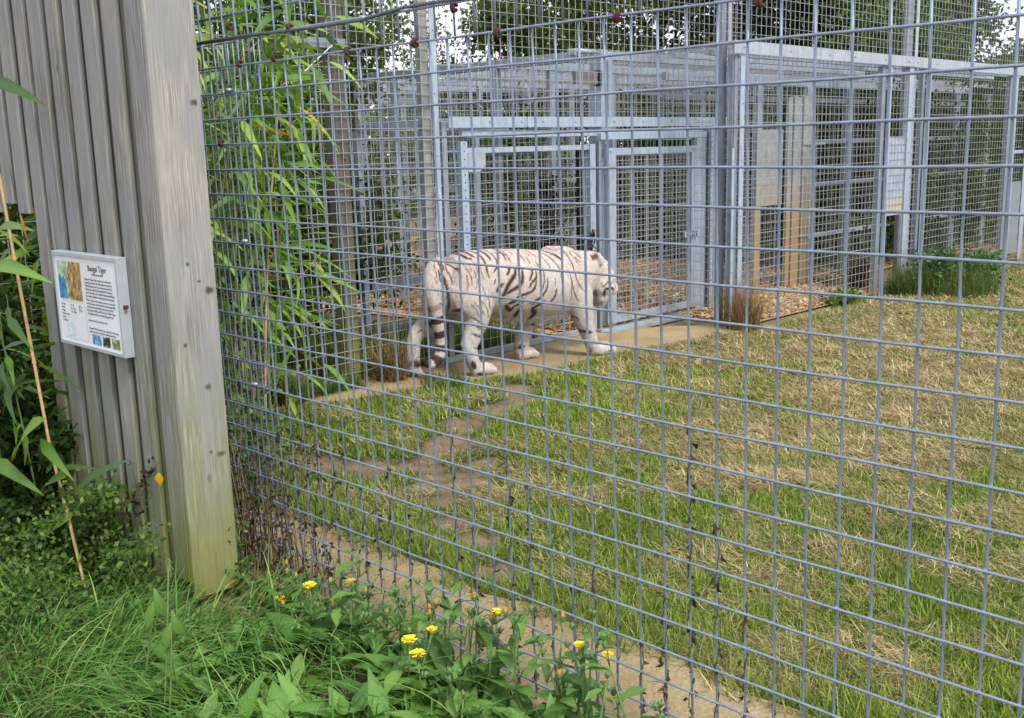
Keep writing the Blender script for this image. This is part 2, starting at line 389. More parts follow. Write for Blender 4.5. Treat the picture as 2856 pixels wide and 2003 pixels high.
def lawn():
    parts = []
    n_ = 1500000
    # sample in distance-weighted fashion: denser near the camera
    x = RNG.uniform(.30, 12.5, n_)**1.0; y = RNG.uniform(-2.2, 3.9, n_)
    dist = np.hypot(x-CAMP[0], y-CAMP[1])
    keep = (RNG.random(n_) < np.clip((4.9/dist)**2, .08, 1)) & visible(x, y)
    x, y, dist = x[keep], y[keep], dist[keep]
    dirt = dirt_field(x, y)
    onpath = ((y > path_front(x)+.04+.05*(vnoise(x,y,5,9)-.5)) & (x > 1.1) & (x < 5.8)) | (x < .43+.22*(fbm(x,y,3.2,8)-.5))
    edge_b = (y > 2.98) & (x > 5.8)
    keep = (RNG.random(len(x)) > dirt*.97) & ~onpath & ~edge_b
    x, y, dist = x[keep], y[keep], dist[keep]
    st = straw_field(x, y); u = RNG.random(len(x)); isstraw = u < st*.72
    wsc = np.clip(dist/4.2, .9, 2.6)
    # green blades
    gx, gy = x[~isstraw], y[~isstraw]; ng = len(gx); gw = wsc[~isstraw]
    tall = fbm(gx, gy, 2.4, 21); L = RNG.uniform(.022, .055, ng)*(.45+1.2*tall)
    edge = np.clip(1-np.abs(gx-.50)/.28, 0, 1); L *= 1+1.1*edge
    edge2 = np.clip(1-np.abs(gy-path_front(gx)+.1)/.22, 0, 1)*((gx > 1.1)&(gx < 4.2)); L *= 1+.55*edge2
    tone = fbm(gx, gy, 1.1, 31)[:,None]
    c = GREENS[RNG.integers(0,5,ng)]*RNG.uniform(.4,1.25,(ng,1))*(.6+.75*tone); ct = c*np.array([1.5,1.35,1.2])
    sg = st[~isstraw]; dry = (RNG.random(ng) < sg*.45); ct[dry] = STRAWS[RNG.integers(0,5,dry.sum())]*.8
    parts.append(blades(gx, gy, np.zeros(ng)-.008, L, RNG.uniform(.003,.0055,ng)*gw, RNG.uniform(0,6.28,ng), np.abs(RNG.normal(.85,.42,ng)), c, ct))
    # cut hay lying flat in swathes
    hx, hy = x[isstraw], y[isstraw]; nh = len(hx); hw = wsc[isstraw]; hs = st[isstraw]
    clump = vnoise(hx, hy, 7.5, 17); c = STRAWS[RNG.integers(0,5,nh)]*RNG.uniform(.38,1.15,(nh,1))*(.68+.5*clump)[:,None]
    th = RNG.normal(0.6, 1.1, nh) + 2.5*fbm(hx, hy, 1.2, 41)
    parts.append(blades(hx, hy, RNG.random(nh)*(.012+.075*np.clip(clump-.35,0,1)*hs), RNG.uniform(.035,.095,nh), RNG.uniform(.0022,.0038,nh)*hw, th, np.clip(RNG.normal(1.42,.22,nh), .6, 1.75), c, c*1.08, curl=.12))
    V, F, C = join(parts)
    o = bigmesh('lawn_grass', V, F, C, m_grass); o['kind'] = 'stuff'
    tag(o, 'short green lawn strewn with dry cut hay inside the enclosure', 'grass')
    return len(F)
nlawn = lawn()

# ------------------------------------------------------------------ timber screen wall and its end board
WX = -.30                                   # front plane of the proud boards
K_end = [(-.150,1.725,.021),(-.222,1.20,.012),(-.148,1.105,.026),(-.185,1.14,.013),(-.185,.775,.020),(-.155,.53,.028),(-.195,.545,.013),(-.255,.93,.010)]
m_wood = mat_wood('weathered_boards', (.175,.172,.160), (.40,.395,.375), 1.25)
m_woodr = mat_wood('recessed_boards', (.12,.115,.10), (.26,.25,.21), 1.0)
m_woode = mat_wood('weathered_end_board', (.23,.224,.205), (.46,.45,.42), .95, K_end, 'X', foot=1.0)
wall = thing('timber_screen_wall', 'weathered grey timber screen of upright overlapping boards with green algae at its foot', 'wall', (WX+.02, 2.3, 0))
y = 1.745; k = 0
while y < 3.35:
    w_ = .098+random.uniform(-.008,.008); short = y > 2.57
    z0 = (1.345+.03*(k % 2)+random.uniform(-.01,.01)) if short else random.uniform(.03,.07)
    dx = random.uniform(-.003,.003)
    MB().box(WX+dx, WX+.021+dx, y, y+w_, z0, 2.75).build('board', m_wood, wall, bevel=.003)
    z1 = (1.385+random.uniform(-.02,.02)) if short else random.uniform(.03,.07)
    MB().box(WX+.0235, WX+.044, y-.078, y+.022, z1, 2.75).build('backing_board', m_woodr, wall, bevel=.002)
    y += .150+random.uniform(-.006,.006); k += 1
# two boards meeting at the corner: a front board and the wide end board
MB().box(WX, WX+.022, 1.572, 1.675, .085, 2.75).build('corner_board', m_wood, wall, bevel=.004)
MB().box(WX+.001, -.122, 1.546, 1.5705, .03, 2.75).build('end_board', m_woode, wall, bevel=.005)
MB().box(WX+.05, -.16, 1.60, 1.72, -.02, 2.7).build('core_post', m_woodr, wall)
for yy in (2.9,):
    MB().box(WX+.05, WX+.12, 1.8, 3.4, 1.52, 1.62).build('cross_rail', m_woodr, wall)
fs = thing('gap_shade', 'dark strips standing in for the shaded gap between timber end board and mesh', 'post', (-.1, 1.6, 0))  # black strips added to draw the shade in the gap beside the end board
MB().box(-.119, -.108, 1.575, 1.625, -.02, 2.8).build('gap_shade_strip', m_black, fs)
MB().box(-.105, -.060, 1.95, 2.0, -.02, 2.8).build('rear_shade_strip', m_black, fs)

# ------------------------------------------------------------------ information sign
def text_part(body, name, size, y, z, parent, mat, align='LEFT', spacing=1.0, width_scale=1.0):
    cu = bpy.data.curves.new(name, 'FONT'); cu.body = body; cu.size = size; cu.align_x = align; cu.align_y = 'TOP'
    cu.space_line = spacing; cu.extrude = .0002; cu.resolution_u = 2
    t = bpy.data.objects.new(name, cu); COL.objects.link(t)
    dg = bpy.context.evaluated_depsgraph_get(); me = bpy.data.meshes.new_from_object(t.evaluated_get(dg)); me.name = name
    bpy.data.objects.remove(t)
    o = bpy.data.objects.new(name, me); COL.objects.link(o); me.materials.clear(); me.materials.append(mat)
    # text x axis runs along -Y (left to right for a viewer on the -X side), text y runs up
    Mx = Matrix(((0,0,-1,SGX-.0011),(-width_scale,0,0,y),(0,1,0,z),(0,0,0,1)))
    me.transform(Mx); return place(o, parent)
SGX = WX-.034                                # printed face
S0, S1, SZ0, SZ1 = 2.352, 1.836, .872, 1.206    # left/right (Y) and bottom/top (Z) seen by the reader
m_sframe = mat_plain('sign_frame_grey', (.40,.43,.46), .5, .2, .08, 12)
m_white = mat_plain('sign_white', (.74,.76,.78), .45, 0, .03, 6, .02)
m_ink = mat_plain('sign_ink', (.045,.05,.065), .7, 0, .1)
m_grey = mat_plain('sign_pale_line', (.45,.50,.55), .7, 0, .1)
sign = thing('information_sign', 'white framed notice about the Bengal tiger screwed to the timber screen', 'sign', (SGX, (S0+S1)/2, SZ0))
MB().box(SGX, WX-.001, S1, S0, SZ0, SZ1).build('panel', m_white, sign)
for nm, bb in (('frame_bar', (S1-.010, S1+.004, SZ0-.008, SZ1+.010)), ('frame_bar', (S0-.004, S0+.008, SZ0-.008, SZ1+.010)), ('frame_bar', (S1+.0042, S0-.0042, SZ1-.006, SZ1+.0098)), ('frame_bar', (S1+.0042, S0-.0042, SZ0-.0078, SZ0+.006))):
    MB().box(SGX-.005, WX-.0005, *bb).build(nm, m_sframe, sign, bevel=.0015)
def flat(nm, u0, v0, u1, v1, mat, dx=.0008):   # u,v measured 0..1 from the top left of the sign
    ya_, yb = S0-(S0-S1)*u0, S0-(S0-S1)*u1; za, zb = SZ1-(SZ1-SZ0)*v0, SZ1-(SZ1-SZ0)*v1
    x = SGX-dx
    return MB().add([(x,ya_,zb),(x,yb,zb),(x,yb,za),(x,ya_,za)], [(0,1,2,3)]).build(nm, mat, sign)
def print_mat(name, stops, scale, sc=(1,1,1), loc=(0,0,0)):
    q = NT(name); v = q.mapped(sc, 'World', loc); f = q.noise(v, scale, 5, .6)
    return q.bsdf(q.ramp(f, stops), .5, 0, .3)
# colour photograph: pale foliage behind, a blue pool to the left and an orange striped flank to the right
q = NT('sign_photo'); v = q.mapped((1,1,1), 'World'); sx = q.n('ShaderNodeSeparateXYZ'); q.l(v, sx.inputs[0])
nz = q.noise(v, 40, 5, .6); wv = q.noise(q.mapped((1,260,40), 'World'), 1, 4)
base = q.ramp(nz, [(.3,(.10,.22,.08)),(.5,(.30,.48,.28)),(.65,(.55,.68,.55)),(.8,(.75,.80,.70))])
blue = q.ramp(nz, [(.3,(.01,.05,.16)),(.5,(.02,.16,.42)),(.7,(.10,.36,.62))])
oran = q.ramp(wv, [(.32,(.02,.012,.006)),(.45,(.16,.09,.03)),(.55,(.55,.32,.10)),(.75,(.80,.62,.34))])
yn = q.math('ADD', sx.outputs['Y'], q.math('MULTIPLY', q.math('SUBTRACT', nz, .5), .08))
zn = q.math('ADD', sx.outputs['Z'], q.math('MULTIPLY', q.math('SUBTRACT', nz, .5), .10))
fb = q.math('MULTIPLY', q.math('GREATER_THAN', yn, 2.268), q.math('LESS_THAN', zn, 1.125))
fo = q.math('LESS_THAN', yn, 2.245)
m_photo = q.bsdf(q.mix(fo, q.mix(fb, base, blue), oran), .4, 0, .3)
flat('tiger_photo_print', .045, .075, .425, .50, m_photo)
for u0, u1, st_ in ((.52,.66,[(.35,(.02,.10,.25)),(.5,(.08,.32,.60)),(.7,(.45,.65,.85))]), (.685,.80,[(.45,(.012,.014,.012)),(.56,(.03,.05,.02)),(.62,(.55,.65,.40))]), (.83,.945,[(.35,(.06,.09,.03)),(.5,(.22,.27,.10)),(.66,(.62,.50,.30))])):
    flat('small_photo_print', u0, .845, u1, .955, print_mat('sign_small_print', st_, 55))
flat('map_outline_print', .115, .76, .235, .925, print_mat('sign_map', [(.47,(.70,.74,.77)),(.5,(.30,.45,.55)),(.53,(.70,.74,.77))], 30))
for u0, v0, u1, v1 in ((.06,.52,.425,.524),(.05,.945,.455,.949),(.452,.53,.456,.945)): flat('rule_line', u0, v0, u1, v1, m_grey)
uy = lambda u: S0-(S0-S1)*u
vz = lambda v_: SZ1-(SZ1-SZ0)*v_
text_part('Bengal Tiger', 'title_text', .0300, uy(.70), vz(.075), sign, m_ink, 'CENTER')
text_part('(Panthera tigris tigris)', 'subtitle_text', .0105, uy(.70), vz(.165), sign, m_ink, 'CENTER')
text_part('Despite the Bengal Tiger being the most widespread\nremaining sub-species, the wild numbers are less than\n2500 individuals spread across a huge range from the\nHimalayas through India and Bangladesh. Throughout\nmost of this range, and in neighbouring Nepal and Bhutan\nthe remnant population is fragmented and unsustainable.', 'paragraph_text', .0101, uy(.485), vz(.225), sign, m_ink, spacing=1.22)
text_part("'White' Tigers are not a separate species, but a naturally\noccurring colour mutation found in Assam, Bengal, Bihar\nand the former state of Rewa. Sixteen were shot in\nIndia between 1900 and 1970, and a few 'White' Tigers\nare displayed in the former Rewa Menagerie in the\n\nearly years and in the wild none is left.", 'paragraph_text', .0101, uy(.485), vz(.455), sign, m_ink, spacing=1.22)
text_part("All captive 'White' Bengal Tigers originate from this male,\nand in consequence, breed by carefully planned lines.", 'paragraph_text', .0101, uy(.485), vz(.765), sign, m_ink, spacing=1.22)
text_part('Life span:\nHeight:\nWeight:\nNumber of cubs:\nHabitat:\nDistribution:', 'facts_text', .0092, uy(.055), vz(.55), sign, m_ink, spacing=1.35)
text_part('15 - 20\n90 - 110 cm\n100 - 230 kg', 'facts_text', .0092, uy(.21), vz(.55), sign, m_ink, spacing=1.35)
text_part('\u2642 m\n\u2640 m', 'facts_text', .0125, uy(.345), vz(.55), sign, m_ink, spacing=1.1)
sc_ = MB().tube([(SGX+.012, S1-.012, 1.045),(SGX+.012, S1-.028, 1.045)], .007, 8).build('screw_head', m_rust, sign)

# ------------------------------------------------------------------ near weld-mesh fence
CW, RH, Z00, TL = .0762, .08486, 1.50376, -.0247
def fp(i, j, off=0.0):
    z = Z00-j*RH; return np.array([TL*(z-Z00)+off, -i*CW, z])
def wire(parent, pts, r, name='wire', mat=None):
    return MB().tube(pts, r, 7).build(name, mat or m_wire, parent, smooth=True)
fence = thing('mesh_fence', 'near fence sheet of thick square galvanised weld mesh beside the timber wall', 'fence', (0, .4, 0))
RW = .0032
cols = list(range(-25, 17)); JB = 17.4
for i in cols:
    J = np.linspace(-4.05 if i > -24 else -5.05, JB, 12); ph = random.uniform(0, 6.28); amp = random.uniform(.0005, .002)
    pts = []
    for j in J:
        q_ = fp(i, j, .0); b_ = max(0, (j-12)/5.)**1.5
        q_[1] += amp*math.sin(j*.9+ph)+b_*random.uniform(-.008,.008); q_[0] += amp*math.cos(j*.7+ph)+b_*random.uniform(-.006,.006); pts.append(q_)
    wire(fence, pts, RW)
for j in range(-5, 18):
    I = np.linspace(-25.6, 16.6, 22); ph = random.uniform(0, 6.28); pts = []
    for i in I:
        q_ = fp(i, j, -RW*1.9); q_[2] += .0012*math.sin(i*.6+ph)+(max(0, j-13)*.0012*math.sin(i*1.3+ph)); pts.append(q_)
    wire(fence, pts, RW*(1.0 if j != -5 else 1.12))
wb = MB()
for i in cols:
    for j in range(-4, 17):
        c_ = fp(i, j, -RW*.95); e_ = RW*1.25
        wb.add([c_+np.array(d)*e_ for d in ((1,0,0),(-1,0,0),(0,1.3,0),(0,-1.3,0),(0,0,1.3),(0,0,-1.3))], [(0,2,4),(2,1,4),(1,3,4),(3,0,4),(2,0,5),(1,2,5),(3,1,5),(0,3,5)])
o = wb.build('weld_points', m_wire, fence, smooth=True); o['kind'] = 'stuff'
# overlapping strip of a second sheet next to the end board
strip = thing('mesh_fence', 'narrow second mesh strip overlapping the near fence beside the timber wall', 'fence', (.02, 1.7, 0))
for i in range(-25, -19):
    wire(strip, [fp(i+.17+.02*math.sin(i), j, .016) for j in np.linspace(-6.6, 17, 6)], RW*.92)
for j in np.arange(-6.55, 17, 1.0):
    wire(strip, [fp(i, j+.60, .021) for i in (-25.8, -22.5, -19.8)], RW*.9)
# upper sheet that starts at the clipped joint
upper = thing('mesh_fence', 'upper galvanised mesh sheet clipped above the near fence sheet', 'fence', (.01, .3, 1.9))
for i in range(-26, 17):
    wire(upper, [fp(i+.24, j, .009) for j in (-4.05, -5.5, -7.2, -9.5)], RW)
for j in (-6, -7, -8, -9):
    wire(upper, [fp(i, j+.03, .009+RW*1.9) for i in (-25.6, -10, 3, 16.6)], RW)
# short corrugated-looking roof strip seen through the mesh by the post
for k in range(9):
    y0 = 1.80-.012*k*1.25
    wire(strip, [(.10+.012*k, y0, 1.955),(.10+.012*k, y0-.004, 1.80)], RW*.75)
cab = thing('tension_cable', 'dark twisted steel cable strung along the top of the near fence', 'cable', (-.02, 0, 1.95))
cpts = [onX(px, py, -.022) for px, py in ((548,121),(700,97),(850,80),(1010,55),(1120,22),(1400,-24),(1900,-108),(2500,-205))]
MB().tube(cpts, .0045, 6).build('strand', m_cable, cab, smooth=True)
for sgn in (0, 1.57, 3.14, 4.71):
    hp = []; T_ = np.linspace(0, len(cpts)-1.001, 240)
    for t in T_:
        k = int(t); p_ = cpts[k]*(1-(t-k))+cpts[k+1]*(t-k); a_ = t*38+sgn
        hp.append(p_+np.array([.0042*math.cos(a_), 0, .0042*math.sin(a_)]))
    MB().tube(hp, .0017, 4).build('twisted_wire', m_cable, cab, smooth=True)
def hog_ring(px, py, off=-.008, sc=1.0):
    p_ = onX(px, py, 0); X_ = TL*(p_[2]-Z00); p_ = onX(px, py, X_-.006)
    b_ = MB(); r = .0088*sc
    a0 = random.uniform(0, 6.28)
    for s in (-1, 1):
        b_.tube([p_+np.array([r*.8*math.cos(t), s*.0045+r*.25*math.sin(2*t+a0), r*1.05*math.sin(t)]) for t in np.linspace(.3, 6.0, 10)], .0044*sc, 6)
    return b_.build('clip', m_rust, fence, smooth=True)
for cp in ((617,399),(638,248),(668,178),(765,162),(808,77),(970,143),(1157,120),(1266,22),(1388,92),(1722,47),(2122,4),(640,73)):
    hog_ring(*cp)
def steel_clip(px, py):
    p_ = onX(px, py, -.008)
    return MB().tube([p_+np.array([-.008,-.012,.004]), p_+np.array([-.014,0,.006]), p_+np.array([-.009,.010,-.006])], .006, 6).build('clip', m_steel, fence, smooth=True)
for cp in ((1018,55),(718,1073),(690,675),(645,255)): steel_clip(*cp)

# ------------------------------------------------------------------ mesh panels and steel members of the cages
def mesh_axis(b_, axis, const, a0, a1, z0, z1, cell=.0762, r=.0025, jit=.0):
    """grid of thin wires in a vertical plane. axis 'x': plane Y=const spanning X; axis 'y': plane X=const spanning Y; axis 'z': roof at z=const spanning X(a) and Y(z)"""
    def bar(p, q_): 
        p = np.array(p, float); q_ = np.array(q_, float); t = q_-p; L = np.linalg.norm(t); t /= L
        u = np.cross(t, [0.31,.53,.79]); u /= np.linalg.norm(u); w = np.cross(t, u)
        vs = []
        for e in (p, q_):
            for k in range(4): 
                a = math.pi/2*k; vs.append(e+r*(math.cos(a)*u+math.sin(a)*w))
        b_.add(vs, [(k,(k+1)%4,4+(k+1)%4,4+k) for k in range(4)])
    na = int(round((a1-a0)/cell)); nz_ = int(round((z1-z0)/cell))
    for k in range(na+1):
        a = a0+(a1-a0)*k/max(na,1)
        if axis == 'x': bar((a,const,z0),(a,const,z1))
        elif axis == 'y': bar((const,a,z0),(const,a,z1))
        else: bar((a,z0,const),(a,z1,const))
    for k in range(nz_+1):
        z = z0+(z1-z0)*k/max(nz_,1)
        if axis == 'x': bar((a0,const-.004,z),(a1,const-.004,z))
        elif axis == 'y': bar((const-.004,a0,z),(const-.004,a1,z))
        else: bar((a0,z,const+.004),(a1,z,const+.004))
def mesh_part(parent, specs, mat=None, name='wire_mesh', r=.0025):
    b_ = MB()
    for s in specs: mesh_axis(b_, *s, r=r)
    o = b_.build(name, mat or m_mesh, parent); o['kind'] = 'stuff'; return o
def bar(parent, name, x0, x1, y0, y1, z0, z1, mat=None, bevel=.002):
    return MB().box(min(x0,x1), max(x0,x1), min(y0,y1), max(y0,y1), z0, z1).build(name, mat or m_steel, parent, bevel=bevel)
def bolts(parent, pts, r=.008):
    for p_ in pts:
        MB().tube([p_, (p_[0], p_[1]-.009, p_[2])], r, 6).build('bolt', m_steel, parent)
AY, BY = 3.95, 3.15
Xa = lambda px, py=650, Y=AY: float(onY(px, py, Y)[0])
Za = lambda px, py, Y=AY: float(onY(px, py, Y)[2])

# left boundary fence
lf = thing('boundary_fence', 'tall fine mesh boundary fence behind the bamboo and the mossy timber post', 'fence', (1.2, AY, 0))
mesh_part(lf, [('x', AY, -.6, 2.99, .02, 3.75)])
bar(lf, 'bottom_rail', -.6, 2.2, AY+.006, AY+.046, .03, .07, m_steeld)
x0 = Xa(815,100); bar(lf, 'top_rail', x0, 2.3, AY+.01, AY+.06, Za(860,116)-.03, Za(860,116)+.03, m_steeld)
m_post = mat_wood('mossy_post', (.075,.068,.05), (.18,.16,.13), 1.0)
tp = thing('timber_post', 'stout square timber post with green moss holding the back mesh', 'post', (2.35, AY+.08, 0))
xp = Xa(960, 560, AY+.06)
MB().box(xp-.075, xp+.030, AY+.012, AY+.125, -.05, 4.1).build('shaft', m_post, tp, bevel=.012)
for z in (.7, 1.5, 2.2): MB().tube([(xp-.02, AY-.012, z), (xp-.02, AY+.02, z)], .006, 6).build('staple', m_rust, tp)
cw = thing('tie_wire', 'thin slack guy wire running down from the mossy timber post', 'wire', (2.2, AY, 2.2))
MB().tube([onY(928,125,AY-.02), onY(880,170,AY-.03), onY(825,222,AY-.04)], .004, 5).build('strand', m_mesh, cw)

# tall steel posts
m_conc = mat_plain('grey_green_post', (.20,.21,.19), .85, 0, .3, 14, .4)
def steel_post(px_a, px_b, py, Y, label, ztop=3.9, strip_px=None, mat=None):
    xa_, xb = Xa(px_a, py, Y), Xa(px_b, py, Y)
    t = thing('fence_post', label, 'post', ((xa_+xb)/2, Y, 0), 'tall posts along the back fence')
    del t['group']
    bar(t, 'shaft', xa_+.02, xb, Y+.012, Y+.012+.045, -.05, ztop, mat or m_steeld, .004)
    if strip_px:
        sa, sb = Xa(strip_px[0], py, Y), Xa(strip_px[1], py, Y)
        bar(t, 'clamp_strip', sa, sb, Y-.012, Y-.006, .0, ztop, m_steel)
        bolts(t, [((sa+sb)/2, Y-.012, z) for z in np.arange(.25, 3.2, .42)], .005)
    return t
P1 = steel_post(1172, 1203, 300, AY, 'tall grey steel post beside the cage with a bright clamp strip, behind the tiger', 3.9, (1203, 1220), m_conc)
P2 = steel_post(2011, 2029, 300, BY+.12, 'tall galvanised post at the corner where the low door frame meets the tall cage', 3.9, (2026, 2034))
P3 = steel_post(2522, 2541, 300, BY+.03, 'tall galvanised post next to the sliding hatch in the back cage', 3.9, (2542, 2549))

# ---- low front with window frame and sliding gate (plane Y = AY)
fr = thing('cage_screen', 'low galvanised front with mesh window and header beam joining the gate', 'cage', (4.6, AY, 0))
XL, XR = Xa(1240,340), Xa(2026,350); ZB = (Za(1300,331)+Za(1900,345))/2
xm = Xa(1457, 345)
bar(fr, 'header_beam', XL, xm-.004, AY-.05, AY-.043, ZB-.045, ZB+.033)
bar(fr, 'header_beam', xm+.004, XR, AY-.052, AY-.045, ZB-.045, ZB+.033)
bolts(fr, [(Xa(p,345), AY-.052, ZB) for p in (1247,1353,1442,1500,1592,1700,1780,1860,1935)])
bar(fr, 'upper_rail', Xa(1283,365), Xa(1970,370), AY-.02, AY+.02, ZB-.115, ZB-.065)
bar(fr, 'window_top_rail', Xa(1283,395), Xa(1640,395), AY-.02, AY+.02, 1.515, 1.555)
bar(fr, 'window_upright', Xa(1284,600), Xa(1302,600), AY-.03, AY+.015, .02, 1.60)
bar(fr, 'window_upright', Xa(1305,600), Xa(1318,600), AY+.02, AY+.06, .02, 1.55, m_steeld)
bar(fr, 'window_upright', Xa(1640,600), Xa(1655,600), AY-.03, AY+.03, .02, 1.56)
bar(fr, 'window_upright', Xa(1626,600), Xa(1637,600), AY+.03, AY+.07, .02, 1.56, m_black)
bar(fr, 'bottom_rail', Xa(1236,990), Xa(1652,930), AY-.03, AY+.01, .025, .070)
bar(fr, 'side_upright', Xa(1238,600), Xa(1252,600), AY-.01, AY+.02, .0, ZB, m_steeld)
b_ = MB()
for z in np.arange(.1, 1.6, .055): b_.tube([(Xa(1293,600), AY-.031, z), (Xa(1293,600), AY-.028, z)], .006, 6)
o = b_.build('punched_holes', m_black, fr); o['kind'] = 'stuff'
gp = MB(); xg, zg = Xa(1299,430), 1.515
gp.add([(xg,AY-.024,zg),(xg+.17,AY-.024,zg),(xg+.17,AY-.024,zg-.09),(xg+.12,AY-.024,zg-.13),(xg,AY-.024,zg-.13)], [(0,4,3,2,1)]); gp.build('corner_plate', m_sheet, fr)
mesh_part(fr, [('x', AY-.01, Xa(1250,600), Xa(1650,600), .07, 1.53), ('x', AY+.02, 3.02, 6.9, ZB, 3.75), ('x', AY, 3.05, Xa(1250,600), .02, 1.75)])
# ---- the gate
GX0, GX1 = Xa(1676,650), Xa(1922,650)
gt = thing('mesh_gate', 'galvanised mesh gate with wide steel frame and bolt latch', 'gate', ((GX0+GX1)/2, AY-.04, 0))
gy0, gy1 = AY-.075, AY-.035
gw = Xa(1700,650)-GX0
bar(gt, 'stile', GX0, GX0+gw, gy0, gy1, .075, 1.525); bar(gt, 'stile', GX1-.075, GX1, gy0, gy1, .075, 1.525)
bar(gt, 'rail', GX0+gw+.001, GX1-.076, gy0+.002, gy1-.002, 1.465, 1.523); bar(gt, 'rail', GX0+gw+.001, GX1-.076, gy0+.002, gy1-.002, .077, .135)
b_ = MB(); mesh_axis(b_, 'x', AY-.055, GX0+gw, GX1-.07, .13, 1.47, .05, .0030)
xv = np.linspace(GX0+gw, GX1-.07, 6)
for x in xv[1:-1]: b_.tube([(x,AY-.062,.13),(x,AY-.062,1.47)], .005, 6)
o = b_.build('wire_mesh', m_mesh, gt); o['kind'] = 'stuff'
bolts(gt, [(GX1-.03, gy0, 1.50), (GX1-.06, gy0, 1.50), (GX1-.03, gy0, 1.44), (GX0+.04, gy0, 1.50)], .007)
lx, lz = Xa(1905,652), Za(1912,650)
lt = MB().tube([(lx-.07,gy0-.02,lz),(lx+.09,gy0-.02,lz)], .011, 8).build('latch', m_steel, gt, smooth=True)
for dx in (-.03, .03, .075): bar(lt, 'latch_loop', lx+dx-.009, lx+dx+.009, gy0-.038, gy0, lz-.022, lz+.022)
bar(lt, 'latch_plate', lx-.115, lx-.07, gy0-.03, gy0-.004, lz-.024, lz+.024)
# ---- door frame around the gate
df = thing('gateway', 'heavy galvanised frame and muddy threshold around the mesh gate', 'gateway', (5.5, AY, 0))
XF = Xa(1953,650)
bar(df, 'jamb', Xa(1926,650), XF, AY-.06, AY+.0, .03, 1.59); bar(df, 'jamb', Xa(1659,650)+.008, Xa(1668,650), AY-.045, AY+.03, .03, 1.59, m_steeld)
bar(df, 'header', Xa(1660,395), XF, AY-.062, AY+.002, 1.592, 1.645)
bar(df, 'threshold', Xa(1655,930), XF+.02, AY-.09, AY-.02, .0, .045); bar(df, 'threshold_lip', Xa(1660,930), XF+.02, AY-.15, AY-.092, .0, .030)
bar(df, 'channel_post', Xa(1956,650), Xa(1978,650), AY-.10, AY+.02, -.02, ZB-.07, m_steeld)
xq = Xa(1983,650,AY-.12)
bar(df, 'punched_angle', xq-.018, xq+.016, AY-.125, AY-.115, -.02, ZB-.07)
b_ = MB()
for z in np.arange(.1, 1.62, .05): b_.tube([(xq-.008, AY-.1265, z), (xq-.008, AY-.1245, z)], .006, 6)
o = b_.build('punched_holes', m_black, df); o['kind'] = 'stuff'
for z in (.28, 1.37): MB().tube([(XF+.01, AY-.07, z), (XF+.055, AY-.07, z)], .013, 8).build('hinge', m_steel, df)

# ---- cage behind the gate
def roof_cage(label, x0, x1, y0, y1, zt, xposts, yposts, xb=(), mesh=True, walls='lbr', mat=None):
    t = thing('mesh_cage', label, 'cage', ((x0+x1)/2, (y0+y1)/2, 0)); w = .05; m_ = mat or m_steel
    for x in (x0, x1): bar(t, 'roof_beam', x, x+w, y0, y1, zt-.07, zt, m_)
    for y in (y0, y1, *xb): bar(t, 'roof_beam', x0+w+.002, x1-.002, y, y+w, zt-.068, zt-.002, m_)
    for x in xposts:
        bar(t, 'post', x, x+.055, y1-.03, y1+.025, -.02, zt-.07, m_)
    for y in yposts:
        bar(t, 'post', x0-.003, x0+.055, y, y+.06, -.02, zt-.071, m_)
    sp_ = [('z', zt+.006, x0, x1, y0, y1)]
    if 'l' in walls: sp_.append(('y', x0+.02, y0, y1, .03, zt))
    if 'b' in walls: sp_.append(('x', y1, x0, x1, .03, zt))
    if 'r' in walls: sp_.append(('y', x1, y0, y1, .03, zt))
    mesh_part(t, sp_)
    return t
c1 = roof_cage('tall mesh roofed cage behind the gate with galvanised frame', 4.93, 9.6, 4.10, 7.35, 2.31, [5.9,6.7,7.5,8.3,9.1], [4.10,5.25,6.70,7.29], (5.15,6.2), walls='lb')
bar(c1, 'front_post', 4.935, 4.99, 4.045, 4.098, -.02, 2.31); bar(c1, 'front_post', 5.05, 5.10, 4.06, 4.11, 1.62, 2.24)
bar(c1, 'mid_rail', 5.0, 9.5, 7.25, 7.30, 1.08, 1.13); bar(c1, 'mid_rail', 5.0, 9.5, 7.25, 7.30, .06, .12)
for x in (5.55, 6.45): bar(c1, 'inner_post', x, x+.06, 5.16, 5.22, -.02, 2.24)
mesh_part(c1, [('x', 5.2, 4.98, 9.5, .05, 2.28), ('y', 6.5, 4.15, 5.15, .05, 2.28)])
bar(c1, 'inner_rail', 5.0, 6.4, 5.16, 5.20, .50, .55, m_steeld)
jb = thing('junction_box', 'grey weathered timber pulley box hanging at the cage roof corner', 'box', (4.9, 4.0, 2.2))
pj = onY(1662, 240, 4.03); pk = onY(1600, 196, 4.03)
MB().box(pk[0], pj[0], 4.00, 4.04, pj[2]+.01, pk[2]-.005).build('board', m_woodr, jb)
MB().box(pj[0]-.01, pj[0]+.025, 3.985, 4.045, pj[2]-.002, pk[2]+.005).build('end_plate', m_black, jb)
pj = onY(1656,160,4.06); pk = onY(1596,128,4.06)
wl = thing('winch_housing', 'curved galvanised winch cover on top of the cage roof corner', 'housing', (4.8, 4.06, 2.3))
MB().box(pk[0], pj[0], 4.03, 4.12, pj[2], pk[2]-.02).build('cover', m_sheet, wl, bevel=.01)
MB().tube([(pk[0]+.02,4.028,(pj[2]+pk[2])/2),(pj[0]-.02,4.028,(pj[2]+pk[2])/2)], .02, 10).build('drum', m_steel, wl, smooth=True)

